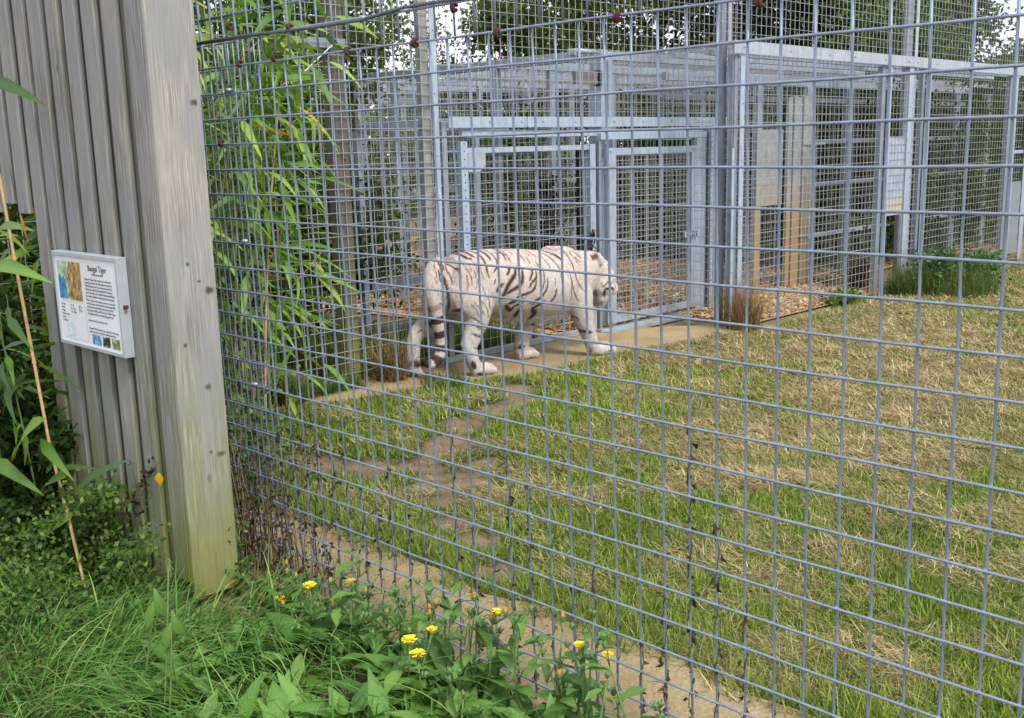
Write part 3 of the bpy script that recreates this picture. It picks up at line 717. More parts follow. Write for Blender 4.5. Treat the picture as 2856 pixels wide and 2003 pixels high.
c2 = thing('mesh_cage', 'low mesh roofed passage behind the window frame', 'cage', (4.0, 4.6, 0))
for y in (4.06, 5.1): bar(c2, 'roof_beam', 3.25, 4.92, y, y+.05, 1.70, 1.755)
for x in (3.22, 4.2): bar(c2, 'roof_beam', x, x+.045, 4.112, 5.098, 1.70, 1.75)
for x in (3.22, 3.9, 4.5): bar(c2, 'post', x, x+.05, 5.10, 5.15, -.02, 1.699)
MB().tube([(3.3,4.3,1.52),(4.55,4.3,1.50)], .026, 10).build('pipe', m_steeld, c2, smooth=True)
bar(c2, 'low_rail', 3.3, 4.9, 5.1, 5.14, .42, .50, m_steeld); bar(c2, 'low_rail', 3.3, 4.9, 5.1, 5.14, .08, .13, m_steeld)
mesh_part(c2, [('x', 5.12, 3.25, 4.9, .05, 1.72), ('z', 1.76, 3.25, 4.9, 4.1, 5.1)])
# distant cage behind, left of the gate
c3 = roof_cage('distant mesh cage with slim posts standing on the wood chips', 5.6, 10.5, 8.9, 12.2, 2.35, [6.4,7.2,8.0,8.8,9.6], [8.9,10.0,11.1,12.1], (10.4,), walls='lbr')
c4 = roof_cage('far mesh run at the end of the wood chip yard', 3.2, 5.2, 9.2, 12.6, 2.1, [3.8,4.5], [9.2,10.3,11.4], (), walls='lb')

# ---- right hand cage (plane Y = BY)
rc = thing('mesh_cage', 'long tall mesh cage with pale top beam and sliding hatch beside the gate', 'cage', (8.5, BY, 0))
Xb = lambda px, py=500, Y=BY: float(onY(px, py, Y)[0])
XB0, XB1 = Xb(2033,120), 12.6; ZT = 2.33
bar(rc, 'top_beam', XB0, XB1, BY-.055, BY-.045, ZT-.095, ZT+.005, m_sheet)
bar(rc, 'top_flange', XB0, XB1, BY-.044, BY+.02, ZT-.008, ZT+.0, m_sheet)
for p in (2060,2190,2300,2370,2455,2520,2545,2600,2690,2760,2800): bolts(rc, [(Xb(p,130+(p-2033)*.117), BY-.056, ZT-.045)], .007)
for pa, pb, z0, mt in ((2050,2062,.0,m_steel),(2455,2466,.0,m_steel),(2514,2525,.0,m_steel),(2562,2574,.0,m_steel),(2805,2814,.0,m_steel),(2030,2036,.0,m_steel)):
    bar(rc, 'upright', Xb(pa), Xb(pb), BY-.04, BY-.03, z0, ZT-.10 if pa != 2030 else 1.5, mt)
    bolts(rc, [((Xb(pa)+Xb(pb))/2, BY-.04, z) for z in (.5,.95,1.4,1.85)], .005)
for pa, pb in ((2040,2050),(2445,2455),(2556,2562),(2797,2805)): bar(rc, 'rear_upright', Xb(pa), Xb(pb), BY-.02, BY+.035, -.02, ZT-.10, m_steeld)
q = NT('hatch_sheet'); v = q.mapped((1,1,1), 'World'); sx = q.n('ShaderNodeSeparateXYZ'); q.l(v, sx.inputs[0]); sp = q.noise(q.mapped((1,1,.4),'World'), 22, 6, .65)
k_ = q.math('MULTIPLY', q.math('SUBTRACT', 1.13, q.math('ADD', sx.outputs['Z'], q.math('MULTIPLY', sp, .22)), True), 5.0, True)
m_hatch = q.bsdf(q.mix(k_, q.ramp(sp, [(.3,(.24,.29,.36)),(.7,(.42,.48,.56))]), (.50,.45,.28)), .5, .2, .4, bump=sp, bstr=.15, bdist=.003)
xh0, xh1 = Xb(2467), Xb(2513)
hz = Za(2490, 590, BY)
ht = bar(rc, 'hatch_panel', xh0, xh1, BY-.02, BY-.010, hz, hz+.74, m_hatch)
bar(rc, 'hatch_stop', xh0, xh1, BY-.025, BY-.021, hz-.035, hz-.005, m_sheet)
xd0, xd1 = Xb(2816), Xb(2842)
bar(rc, 'door_panel', xd0, xd1, BY-.03, BY-.02, .10, .98, m_steeld); bar(rc, 'door_panel', xd0, xd1, BY-.03, BY-.02, 1.32, 1.36, m_sheet)
bar(rc, 'upright', Xb(2843), Xb(2854), BY-.04, BY-.03, 0, ZT-.1)
mesh_part(rc, [('x', BY, Xb(2040), xh0, .02, ZT-.02), ('x', BY, xh1, XB1, .02, ZT-.02), ('x', BY-.027, xh0, xh1, hz, ZT-.1), ('x', BY+.03, Xb(2016,60), XB1, ZT, 3.75), ('z', ZT-.02, Xb(2040), XB1, BY, 4.10), ('y', 5.92, BY+.05, 3.80, .05, ZT)])
YI = 4.10
for y in (3.45, 3.78): bar(rc, 'roof_bearer', Xb(2040)+.1, XB1, y, y+.045, ZT-.075, ZT-.03)
bar(rc, 'inner_beam', 5.9, XB1, YI, YI+.05, 2.10, 2.17); bar(rc, 'inner_beam', 5.9, XB1, YI, YI+.05, 1.93, 1.98, m_steeld)
xi = lambda px, py=560: float(onY(px, py, YI)[0])
for pa, pb, mt in ((2104,2116,m_steel),(2240,2256,m_steel),(2352,2366,m_steeld),(2646,2660,m_steeld),(2735,2745,m_steeld)): bar(rc, 'inner_post', xi(pa), xi(pb), YI-.02, YI+.04, -.02, 2.10, mt)
m_rustsheet = NT('stained_sheet'); q = m_rustsheet; v = q.mapped((1,1,1), 'World'); sx = q.n('ShaderNodeSeparateXYZ'); q.l(v, sx.inputs[0])
sp = q.noise(v, 16, 6, .65); st_ = q.math('SUBTRACT', 1.42, q.math('ADD', sx.outputs['Z'], q.math('MULTIPLY', sp, .5)), True)
col = q.mix(q.math('POWER', q.math('MULTIPLY', st_, 1.9, True), .8), q.ramp(sp, [(.3,(.30,.31,.32)),(.7,(.47,.48,.49))]), (.36,.25,.135))
m_rsheet = q.bsdf(col, .6, .15, .4, bump=sp, bstr=.15, bdist=.003)
pz = lambda px, py: float(onY(px, py, YI)[2])
bar(rc, 'back_sheet', xi(2100), xi(2172), YI-.035, YI-.025, pz(2130,574), pz(2130,362), m_rsheet)
bar(rc, 'sheet_leg', xi(2096), xi(2110), YI-.04, YI+.0, -.02, pz(2130,574)-.002, m_rsheet)
for k in range(5):
    a_ = xi(2176+13*k); b2_ = xi(2176+13*k+11)
    bar(rc, 'clad_post_strip', a_, b2_, YI-.075-.012*(k % 2), YI-.045, -.02, 1.98+.01*(k % 2), m_rsheet)
for z in (1.05, .50, 1.50): bar(rc, 'inner_rail', xi(2256), XB1, YI-.01, YI+.03, z, z+.045, m_steeld if z != .5 else m_steel)
mesh_part(rc, [('x', YI+.045, 5.9, XB1, .03, 2.2)])
bar(rc, 'latch_bar', xi(2215), xi(2275), YI-.10, YI-.085, pz(2240,402)-.012, pz(2240,402)+.012)
bar(rc, 'latch_bar', xi(2210), xi(2240), YI-.10, YI-.085, pz(2225,655)-.012, pz(2225,655)+.012)
# cladding of a further cage row seen through it
c5 = roof_cage('rear mesh cage row seen through the right hand cage', 9.7, 15.5, 4.2, 7.3, 2.25, [10.3,11.2,12.1,13.0,13.9,14.8], [5.2,6.3], (5.6,), walls='b')

# ------------------------------------------------------------------ white tiger
TO = np.array([2.95, 3.61, 0.02]); TH = R(-10)
TD = np.array([math.cos(TH), math.sin(TH), 0]); TLft = np.array([-math.sin(TH), math.cos(TH), 0])
def tloc(px, py, off):
    d = ray(px, py); k = ((TO-CAMP)@TLft+off)/(d@TLft); X = CAMP+k*d
    return float((X-TO)@TD), float(X[2])
def cat_rom(P_, n_):
    P_ = np.array(P_, float); m = len(P_); out = []
    for t in np.linspace(0, m-1, n_):
        i = min(int(t), m-2); f = t-i
        p0, p1, p2, p3 = P_[max(i-1,0)], P_[i], P_[i+1], P_[min(i+2,m-1)]
        out.append(.5*((2*p1)+(-p0+p2)*f+(2*p0-5*p1+4*p2-p3)*f*f+(-p0+3*p1-3*p2+p3)*f**3))
    return np.array(out)
def loft(b_, secs, n=28, rings=40):
    """secs: rows (x, y, z, r_lateral, r_inplane); closed tube in the tiger's frame"""
    S = cat_rom(secs, rings); m = len(S); vs = []
    for i in range(m):
        t = S[min(i+1,m-1),:3]-S[max(i-1,0),:3]; t /= np.linalg.norm(t)+1e-9
        a = np.array([0,1.0,0]); a = a-t*(a@t); a /= np.linalg.norm(a); c = np.cross(a, t)
        for k in range(n):
            th = 2*math.pi*k/n; vs.append(S[i,:3]+abs(S[i,3])*math.cos(th)*a+abs(S[i,4])*math.sin(th)*c)
    b0 = len(vs); e0 = S[0,:3]; e1 = S[-1,:3]; vs += [e0, e1]
    fs = [(i*n+k,(i+1)*n+k,(i+1)*n+(k+1)%n,i*n+(k+1)%n) for i in range(m-1) for k in range(n)]
    fs += [(b0,k,(k+1)%n) for k in range(n)]+[(b0+1,(m-1)*n+(k+1)%n,(m-1)*n+k) for k in range(n)]
    b_.add(vs, fs)
def ell(b_, c, r, rot=0.0, n=18):
    """ellipsoid, rot about the lateral axis (radians, nose down positive)"""
    vs = []; fs = []
    cr, sr = math.cos(rot), math.sin(rot)
    for i in range(n+1):
        ph = math.pi*i/n
        for k in range(2*n):
            th = math.pi*k/n; x, y, z = r[0]*math.sin(ph)*math.cos(th), r[1]*math.sin(ph)*math.sin(th), r[2]*math.cos(ph)
            vs.append((c[0]+x*cr+z*sr, c[1]+y, c[2]-x*sr+z*cr))
    w = 2*n
    for i in range(n):
        for k in range(w): fs.append((i*w+k, (i+1)*w+k, (i+1)*w+(k+1)%w, i*w+(k+1)%w))
    b_.add(vs, fs)
tb = MB()
# trunk: x, y, zc, half width, half height
prof = [(-.265,.735,.64,.05),(-.23,.775,.55,.10),(-.16,.815,.45,.155),(-.06,.836,.41,.185),(.05,.845,.40,.195),(.17,.847,.405,.200),(.30,.838,.375,.212),(.42,.828,.345,.222),(.55,.812,.325,.226),(.66,.800,.312,.220),(.76,.815,.315,.208),(.86,.806,.345,.188),(.95,.790,.40,.160),(1.03,.782,.45,.132),(1.10,.770,.50,.115),(1.15,.74,.55,.10)]
loft(tb, [(x, 0, (a+b)/2-.008, w*1.08, (a-b)/2+.008) for x, a, b, w in prof], 36, 70)
ell(tb, (.79,0,.760), (.17,.060,.062)); ell(tb, (.785,-.085,.745),(.10,.045,.075)); ell(tb, (.785,.085,.745),(.10,.045,.075))
# shoulders and thighs
for s in (-1, 1):
    ell(tb, (.86,s*.125,.56), (.135,.082,.20), -.25); ell(tb, (.99,s*.05,.56), (.11,.085,.15))
    ell(tb, (-.04,s*.125,.60), (.165,.085,.215), .15)
LEG = lambda S_: [(a, b, c, d*1.14, e*1.13) for a, b, c, d, e in S_]
# front right (near) leg
loft(tb, LEG([(.85,-.125,.60,.055,.10),(.885,-.135,.48,.072,.10),(.90,-.14,.38,.070,.085),(.925,-.14,.29,.060,.071),(.962,-.14,.19,.050,.055),(1.0,-.14,.095,.045,.047),(1.035,-.14,.045,.050,.040)]), 20, 34)
loft(tb, LEG([(.985,-.14,.040,.035,.038),(1.04,-.14,.042,.052,.046),(1.11,-.14,.044,.060,.046),(1.165,-.14,.036,.054,.034),(1.19,-.14,.028,.035,.02)]), 20, 18)
for k, dy in enumerate((-.045,-.016,.016,.045)): ell(tb, (1.165+.012*(k in (1,2)),-.14+dy,.030), (.034,.0165,.030))
# front left (far) leg, weight on it
loft(tb, LEG([(.74,.11,.56,.06,.10),(.66,.115,.44,.068,.09),(.615,.12,.34,.062,.075),(.585,.12,.25,.055,.064),(.555,.12,.15,.048,.055),(.545,.12,.07,.046,.050),(.56,.12,.035,.052,.040)]), 20, 34)
loft(tb, LEG([(.50,.12,.036,.035,.036),(.55,.12,.040,.053,.042),(.61,.12,.040,.058,.042),(.655,.12,.030,.045,.028)]), 20, 16)
for k, dy in enumerate((-.042,-.015,.015,.042)): ell(tb, (.648+.010*(k in (1,2)),.12+dy,.028), (.030,.016,.027))
# rear right (near) leg
loft(tb, LEG([(-.05,-.12,.64,.07,.15),(-.04,-.135,.55,.078,.145),(-.015,-.14,.475,.073,.120),(-.012,-.14,.40,.064,.088),(-.035,-.14,.33,.053,.068),(-.062,-.14,.262,.045,.062),(-.080,-.14,.215,.041,.054),(-.068,-.14,.15,.038,.044),(-.046,-.14,.085,.038,.042),(-.02,-.14,.045,.043,.04)]), 20, 40)
ell(tb, (-.115,-.14,.232), (.03,.028,.036)); 
loft(tb, LEG([(-.065,-.14,.034,.032,.034),(-.01,-.14,.038,.046,.040),(.05,-.14,.040,.053,.042),(.098,-.14,.032,.045,.030)]), 20, 16)
for k, dy in enumerate((-.040,-.014,.014,.040)): ell(tb, (.092+.010*(k in (1,2)),-.14+dy,.028), (.031,.0155,.027))
# rear left (far) leg, pushing off with the heel raised and the sole turned back
loft(tb, LEG([(-.08,.11,.58,.07,.13),(-.12,.125,.48,.072,.115),(-.18,.13,.405,.062,.09),(-.255,.13,.345,.050,.068),(-.325,.13,.300,.043,.052),(-.355,.13,.24,.040,.046),(-.365,.13,.16,.040,.044),(-.370,.13,.09,.044,.044),(-.362,.13,.05,.050,.042)]), 20, 44)
ell(tb, (-.365,.13,.305), (.028,.027,.03)); ell(tb, (-.365,.13,.050), (.052,.055,.055))
for k, dy in enumerate((-.040,-.014,.014,.040)): ell(tb, (-.338,.13+dy,.025), (.030,.0155,.024))
# tail
TAIL = cat_rom([(-.20,-.0,.765),(-.265,-.02,.745),(-.305,-.04,.67),(-.312,-.05,.60),(-.300,-.05,.53),(-.280,-.05,.46),(-.262,-.05,.375),(-.247,-.05,.285),(-.250,-.05,.195),(-.280,-.05,.138),(-.330,-.05,.108),(-.378,-.05,.130)], 60)
trad = np.interp(np.linspace(0,1,60), [0,.12,.3,.6,.85,1], [.060,.057,.050,.042,.037,.024])
loft(tb, [(*p_, r, r) for p_, r in zip(TAIL, trad)], 18, 90)
# neck, head
loft(tb, [(.93,0,.60,.125,.16),(1.03,0,.625,.120,.145),(1.12,0,.635,.112,.125),(1.18,0,.62,.09,.10)], 24, 20)
HC_ = (1.15, 0, .60); HS = 1.03
def hell(c, r, rot=0.0, n=18):
    ell(tb, tuple(HC_[i]+(c[i]-HC_[i])*HS-(.038 if i == 2 else 0) for i in range(3)), tuple(q_*HS for q_ in r), rot, n)
HA = .62   # nose-down angle of the head
hell((1.165,0,.640), (.135,.112,.108), HA); hell((1.20,0,.60), (.11,.118,.10), HA)
hell((1.275,0,.525), (.082,.066,.060), HA+.1); hell((1.302,0,.508), (.052,.052,.042), HA+.15)
hell((1.235,0,.645), (.075,.070,.045), HA+.25); hell((1.275,0,.585), (.080,.040,.040), HA+.25)
hell((1.245,0,.450), (.062,.048,.036), HA+.15)
for s in (-1, 1):
    hell((1.175,s*.088,.545), (.085,.058,.105), .25); hell((1.150,s*.098,.490), (.05,.035,.075), .1); hell((1.292,s*.034,.497), (.044,.034,.038), HA)
hell((1.17,0,.470), (.08,.065,.085), .3)
for s in (-1, 1):     # round ears: a tilted thick disc with a hollow front
    for k in range(13):
        a = math.pi*k/12; c_ = (1.115+.018*math.sin(a)*0, s*(.088+.041*math.cos(a)), .716+.060*math.sin(a))
        hell((c_[0]-.012, c_[1], c_[2]), (.016,.015,.018), 0, 8)
    hell((1.098, s*.088, .716), (.018,.042,.056), 0, 12)
tmp = bpy.data.objects.new('tmp_tiger', tb.mesh('tmp_tiger')); COL.objects.link(tmp)
rm = tmp.modifiers.new('r', 'REMESH'); rm.mode = 'VOXEL'; rm.voxel_size = .0072; rm.use_smooth_shade = True
sm = tmp.modifiers.new('s', 'SMOOTH'); sm.factor = .5; sm.iterations = 9
dg = bpy.context.evaluated_depsgraph_get()
tme = bpy.data.meshes.new_from_object(tmp.evaluated_get(dg)); bpy.data.objects.remove(tmp); tme.name = 'tiger_body'
nv = len(tme.vertices); V = np.zeros(nv*3, 'f'); tme.vertices.foreach_get('co', V); V = V.reshape(-1,3).astype(float)
NR = np.zeros(nv*3, 'f'); tme.vertices.foreach_get('normal', NR); NR = NR.reshape(-1,3)
# shaggy belly and cheek relief
belly = np.clip((.40-V[:,2])/.08, 0, 1)*(V[:,0] > .28)*(V[:,0] < .80)*(np.abs(V[:,1]) < .13)*(V[:,2] > .28)
V[:,2] -= belly*.022*(vnoise(V[:,0], V[:,1], 60, 4))
cheek = ((V[:,0] > 1.10)&(V[:,2] < .56))
V += NR*(cheek*(vnoise(V[:,0]*1.0, V[:,2]*.6, 70, 6)-.4)*.010)[:,None]
stripe = np.zeros(nv)
def stroke(pts, width, off=-.18, mask=None, scale=.2613, org=(1080,480), both=True, soft=.5):
    Q = np.array([tloc(org[0]+scale*x, org[1]+scale*y, off) for x, y in pts])
    if len(Q) > 2: Q = cat_rom(Q, len(Q)*5)
    w = width*scale*7.6/FPX*.5*(1.28 if width >= 18 else 1.08)
    lo = Q.min(0)-w*2; hi = Q.max(0)+w*2
    sel = (V[:,0] > lo[0])&(V[:,0] < hi[0])&(V[:,2] > lo[1])&(V[:,2] < hi[1])
    if mask is not None: sel &= mask
    id_ = np.nonzero(sel)[0]
    if len(id_) == 0: return
    p_ = V[id_][:, [0,2]]; p_ = p_+.0035*(np.stack([vnoise(p_[:,0],p_[:,1],130,1), vnoise(p_[:,0],p_[:,1],130,2)],1)-.5)
    best = np.full(len(id_), 9.0); L = len(Q)
    for i in range(L-1):
        a, b_ = Q[i], Q[i+1]; ab = b_-a; t = np.clip(((p_-a)@ab)/(ab@ab+1e-12), 0, 1)
        d = np.linalg.norm(p_-(a+t[:,None]*ab), axis=1); s_ = (i+t)/(L-1)
        ww = w*np.clip(1.25*np.sqrt(np.clip(np.sin(np.pi*np.clip(s_,.03,.97)), .05, 1)), .35, 1.1)
        best = np.minimum(best, d/ww)
    val = np.clip((1.0+soft-best)/(2*soft), 0, 1)
    stripe[id_] = np.maximum(stripe[id_], val)
trunk = (V[:,2] > .29)&~((V[:,0] < -.19)&(V[:,1] < -.0)&(V[:,2] < .70)&(V[:,0] < -.235))
BODY = [([(865,895),(900,930),(930,970)],28),([(930,875),(970,910),(1000,960)],22),([(1020,880),(1060,930),(1065,1000),(1060,1100),(1070,1160)],18),([(1095,865),(1130,920),(1135,975)],22),([(1160,870),(1190,930),(1185,1020),(1150,1070),(1120,1100)],16),
([(655,965),(655,1030),(680,1100),(685,1200),(690,1290),(705,1400),(725,1490),(740,1540)],21),([(755,975),(780,1030),(795,1090),(790,1180),(775,1270)],16),([(800,925),(740,920),(650,940)],20),([(830,1000),(860,1080),(885,1160),(880,1260)],9),([(910,1050),(930,1130),(940,1220),(915,1280)],9),([(880,1030),(900,1100)],9),([(935,990),(950,1060),(955,1120)],9),([(975,1000),(995,1100),(1020,1180)],9),
([(1130,1170),(1115,1225)],14),([(1215,1215),(1165,1260),(1140,1310)],26),([(1300,1030),(1280,1090),(1250,1130)],20),([(1355,1050),(1340,1110),(1300,1170),(1260,1230),(1240,1290),(1210,1370),(1190,1410)],34),([(1420,1060),(1410,1140),(1390,1210),(1340,1260),(1280,1300),(1255,1330)],30),([(1525,1040),(1510,1110),(1470,1190)],18),([(1555,1080),(1545,1150),(1500,1200),(1465,1260)],20),([(1545,1170),(1530,1240),(1490,1300),(1400,1340),(1340,1390),(1290,1430)],20),([(1635,1050),(1630,1150),(1615,1230),(1600,1290)],14),([(1660,1150),(1650,1250),(1600,1350),(1540,1400),(1480,1440)],18),([(1640,1290),(1580,1370),(1520,1450)],16),([(1745,1150),(1735,1250)],9),([(1750,1260),(1740,1350),(1700,1410)],18),([(1810,1100),(1820,1200),(1815,1340)],9),([(1640,1400),(1580,1450),(1530,1490)],26),([(1540,1490),(1590,1540),(1585,1600)],42),([(1430,1410),(1390,1440),(1360,1460)],20),([(1265,1450),(1310,1490),(1350,1520)],28),([(1430,1460),(1420,1540),(1430,1590)],30),([(1350,1460),(1350,1510)],20),([(1420,1370),(1330,1420),(1290,1440)],18),
([(1265,860),(1295,920),(1290,990)],16),([(1320,870),(1345,930)],12),([(1300,890),(1330,950),(1325,1000)],12),([(1470,920),(1480,990)],12),([(1520,930),(1525,1020)],10),([(1545,890),(1570,940)],8),([(1590,880),(1640,950)],8),([(1690,850),(1780,870),(1850,930),(1885,990)],16),([(1740,900),(1790,970),(1820,1050),(1840,1160)],14),([(1680,930),(1710,1010),(1715,1070)],9),([(1830,830),(1890,880)],10),([(1850,900),(1890,970)],14),([(1920,850),(1960,910),(1975,1000),(1980,1100),(1995,1180),(2040,1250),(2090,1320)],14),([(1910,1060),(1930,1180),(1950,1280),(1990,1350),(2030,1410)],14),([(2000,880),(2020,940),(2050,1030)],9),([(2030,930),(2080,1020)],9),([(2110,880),(2105,960)],12),([(2140,890),(2115,990)],12),([(1590,980),(1600,1050)],9),([(1920,1200),(1935,1400)],9),([(800,1480),(770,1530)],26),([(880,1400),(960,1480),(1010,1560)],10),([(1050,1340),(1060,1420),(1090,1500)],10),([(940,1370),(1000,1440)],8),([(860,1430),(920,1500),(960,1580)],8),([(1240,880),(1235,960)],12),([(1385,870),(1400,930)],9),([(560,1340),(600,1360)],22),([(620,1000),(600,1080),(615,1180)],9),([(720,1010),(735,1120),(730,1240)],10),([(760,1300),(790,1390),(780,1450)],9),([(840,1120),(850,1220),(830,1300)],8),([(980,1220),(1010,1300),(1040,1400)],8),([(690,960),(720,930)],14),([(990,1420),(1040,1500),(1060,1580)],8),([(640,1150),(650,1300),(680,1430)],8)]
for pts, w in BODY: stroke(pts, w, mask=trunk)
Z7 = dict(scale=.3484, org=(1050,620)); near = V[:,1] < -.03; far = V[:,1] > .03
for pts, w in (([(720,770),(780,810),(850,860)],9),([(760,850),(840,885)],8),([(735,905),(790,930),(845,935)],14),([(700,860),(690,915)],12),([(745,1130),(770,1190)],26),([(780,1225),(860,1240)],22),([(720,830),(800,850)],7),([(740,1020),(790,1030)],7),([(620,690),(690,740)],9),([(1610,885),(1690,897)],20),([(1560,760),(1600,800)],7),([(1720,1062),(1760,1082)],12)):
    stroke(pts, w, off=-.14, mask=near&(V[:,2] < .45)&(V[:,0] > -.2), **Z7)
for pts, w in (([(370,815),(440,845)],26),([(300,905),(345,870)],9),([(340,950),(375,995)],9),([(258,1150),(330,1155)],40),([(262,1220),(300,1260)],44),([(330,1180),(345,1130)],12)):
    stroke(pts, w, off=.13, mask=far&(V[:,0] < -.1), **Z7)
for pts, w in (([(1195,828),(1275,836)],18),([(1130,1000),(1140,1030)],40),([(1200,1090),(1215,1115)],14),([(1120,1140),(1180,1150)],12),([(1150,770),(1280,760)],22)):
    stroke(pts, w, off=.12, mask=far&(V[:,0] > .3)&(V[:,2] < .40), **Z7)
# tail rings and streaks
dT = np.linalg.norm(V[:,None,:]-TAIL[None,::3], axis=2); tk = dT.argmin(1)*3/59.; td = dT.min(1)
isT = (td < .058)&(V[:,0] < -.2)&(V[:,1] < .03)&(tk > .12)
for c_, h in ((.40,.010),(.435,.012),(.515,.026),(.60,.034),(.705,.034),(.80,.030),(.88,.026),(.97,.05)):
    wob = .010*(vnoise(V[:,1]*30, V[:,2]*20, 1, 8)-.5)
    v_ = np.clip((h-np.abs(tk-c_+wob))/.008+.5, 0, 1); stripe[isT] = np.maximum(stripe[isT], v_[isT])
for pts, w in (([(530,1010),(580,1030),(585,1080)],16),([(515,1070),(535,1110),(550,1190),(570,1240)],16),([(480,1150),(490,1220)],8),([(500,1290),(520,1340)],8)):
    stroke(pts, w, off=-.05, mask=(V[:,0] < -.12)&(V[:,2] > .5))
# head markings
hd = (V[:,0] > 1.02)&near
for pts, w in (([(1790,535),(1830,485),(1862,430)],7),([(1810,545),(1850,505),(1880,470)],7),([(1795,552),(1835,545),(1872,548)],17),([(1800,560),(1802,612)],26),([(1735,430),(1750,400)],5),([(1850,350),(1872,395)],6),([(1745,260),(1752,310)],12),([(1720,300),(1735,330)],8)):
    stroke(pts, w, off=-.10, mask=hd&(V[:,2] < .72), **Z7)
ear = (V[:,2] > .690)&(V[:,0] > 1.04)&(V[:,0] < 1.13)&(np.abs(V[:,1]) > .055)
e_ = np.clip(1-np.hypot((np.abs(V[:,1])-.088)/.034, (V[:,2]-.722)/.034), 0, 1)*1.5
stripe[ear] = np.maximum(stripe[ear], np.clip(e_[ear], 0, .9))
nose = np.hypot(np.hypot(V[:,0]-1.348, V[:,1]), V[:,2]-.492) < .022; pinkn = nose
white = np.array([.61,.57,.545]); dark = np.array([.055,.025,.020]); cream = np.array([.60,.515,.455])
mott = vnoise(V[:,0], V[:,2], 14, 3)*.6+vnoise(V[:,0]+V[:,1], V[:,2], 40, 5)*.4
warm = np.clip((V[:,2]-.30)/.40, 0, 1)*(.30+.75*mott)
C = white[None]*(1-warm[:,None])+cream[None]*warm[:,None]
dirty = np.clip((.10-V[:,2])/.10, 0, 1)*.35*mott; C = C*(1-dirty[:,None])+np.array([.36,.24,.13])*dirty[:,None]
C = C*(1-stripe[:,None]*.96)+dark[None]*(stripe*.96)[:,None]
C[nose] = (.35,.14,.11)
at = tme.color_attributes.new('Col', 'FLOAT_COLOR', 'POINT'); at.data.foreach_set('color', np.c_[C, np.ones(nv)].astype('f').ravel())
Wv = TO[None]+V[:,0:1]*TD+V[:,1:2]*TLft; Wv[:,2] = V[:,2]+TO[2]
q = NT('tiger_fur'); f1 = q.noise(q.mapped((30,30,11), 'World'), 2.2, 6, .7); f2 = q.noise(q.mapped((1,1,1), 'World'), 90, 5, .75)
col = q.mix(q.ramp(f1, [(.36,(.85,.85,.85)),(.64,(0,0,0))]), q.attr(), q.mix(1.0, q.attr(), (.66,.58,.52), 'MULTIPLY'))
m_fur = q.bsdf(col, .92, 0, .15, bump=q.math('ADD', f1, q.math('MULTIPLY', f2, .7)), bstr=.7, bdist=.012)
tme.vertices.foreach_set('co', Wv.astype('f').ravel()); tme.update(); tme.materials.clear(); tme.materials.append(m_fur)
tme.polygons.foreach_set('use_smooth', [True]*len(tme.polygons))
tig = thing('tiger', 'white tiger with dark brown stripes walking along the concrete path', 'tiger', tuple(TO))
body = bpy.data.objects.new('body', tme); COL.objects.link(body); place(body, tig)
def tw(x, y, z): p_ = TO+x*TD+y*TLft; return np.array([p_[0], p_[1], z+TO[2]])
# fur fringe under belly, chest, cheeks
sel = np.nonzero(((belly > .3)&(NR[:,2] < .1)) | (cheek&(V[:,2] < .50)&(NR[:,2] < .3)&(V[:,0] < 1.25)) | ((np.abs(V[:,0]-.86) < .1)&(V[:,2] < .42)&(V[:,2] > .30)&(np.abs(V[:,1]) < .1)))[0]
sel = RNG.choice(sel, min(2600, len(sel)), replace=False)
HV = []; HF = []; HC = []
for k, i in enumerate(sel):
    p_ = V[i]; d = NR[i]*.6+np.array([-.5,0,-.9])+RNG.normal(0,.2,3); d /= np.linalg.norm(d); L = RNG.uniform(.012,.032)
    s_ = np.cross(d, [0,1.0,.2]); s_ /= np.linalg.norm(s_)+1e-9; s_ *= .0014
    a = p_-NR[i]*.003; HV += [tw(*(a-s_)), tw(*(a+s_)), tw(*(a+d*L+s_*.2)), tw(*(a+d*L-s_*.2))]
    HF.append((4*k,4*k+1,4*k+2,4*k+3)); HC += [C[i]]*4
# short coat all over, lying backwards and down
k0 = len(sel); alls = RNG.choice(nv, min(42000, nv), replace=False)
pA = V[alls]; nA = NR[alls].astype(float); dA = np.array([-.8,0,-.55])[None]+RNG.normal(0,.22,(len(alls),3)); dA -= nA*(dA*nA).sum(1)[:,None]
dA /= np.linalg.norm(dA,axis=1)[:,None]+1e-9; dA = dA+nA*RNG.uniform(.12,.4,(len(alls),1)); LA = RNG.uniform(.010,.020,(len(alls),1))
sA = np.cross(dA, nA); sA /= np.linalg.norm(sA,axis=1)[:,None]+1e-9; sA *= .0016; aA = pA-nA*.002
quad = np.stack([aA-sA, aA+sA, aA+dA*LA+sA*.25, aA+dA*LA-sA*.25], 1).reshape(-1,3)
QW = TO[None]+quad[:,0:1]*TD+quad[:,1:2]*TLft; QW[:,2] = np.maximum(quad[:,2]+TO[2], .024)
coat = bigmesh('coat', QW, np.arange(len(QW)).reshape(-1,4), np.repeat(C[alls]*RNG.uniform(.78,1.12,(len(alls),1)), 4, 0), m_grass, tig); coat['kind'] = 'stuff'
hf = bigmesh('fur_fringe', np.array(HV), np.array(HF), np.array(HC), m_grass, tig); hf['kind'] = 'stuff'
for s in (-1, 1):
    e = MB(); vs_ = MB(); ell(vs_, (1.262, s*.056, .600), (.013,.010,.012), 0, 8)
    e.add([tw(*v_) for v_ in vs_.v], vs_.f); e.build('eye', mat_plain('eye_dark', (.02,.02,.022), .15), tig, smooth=True)

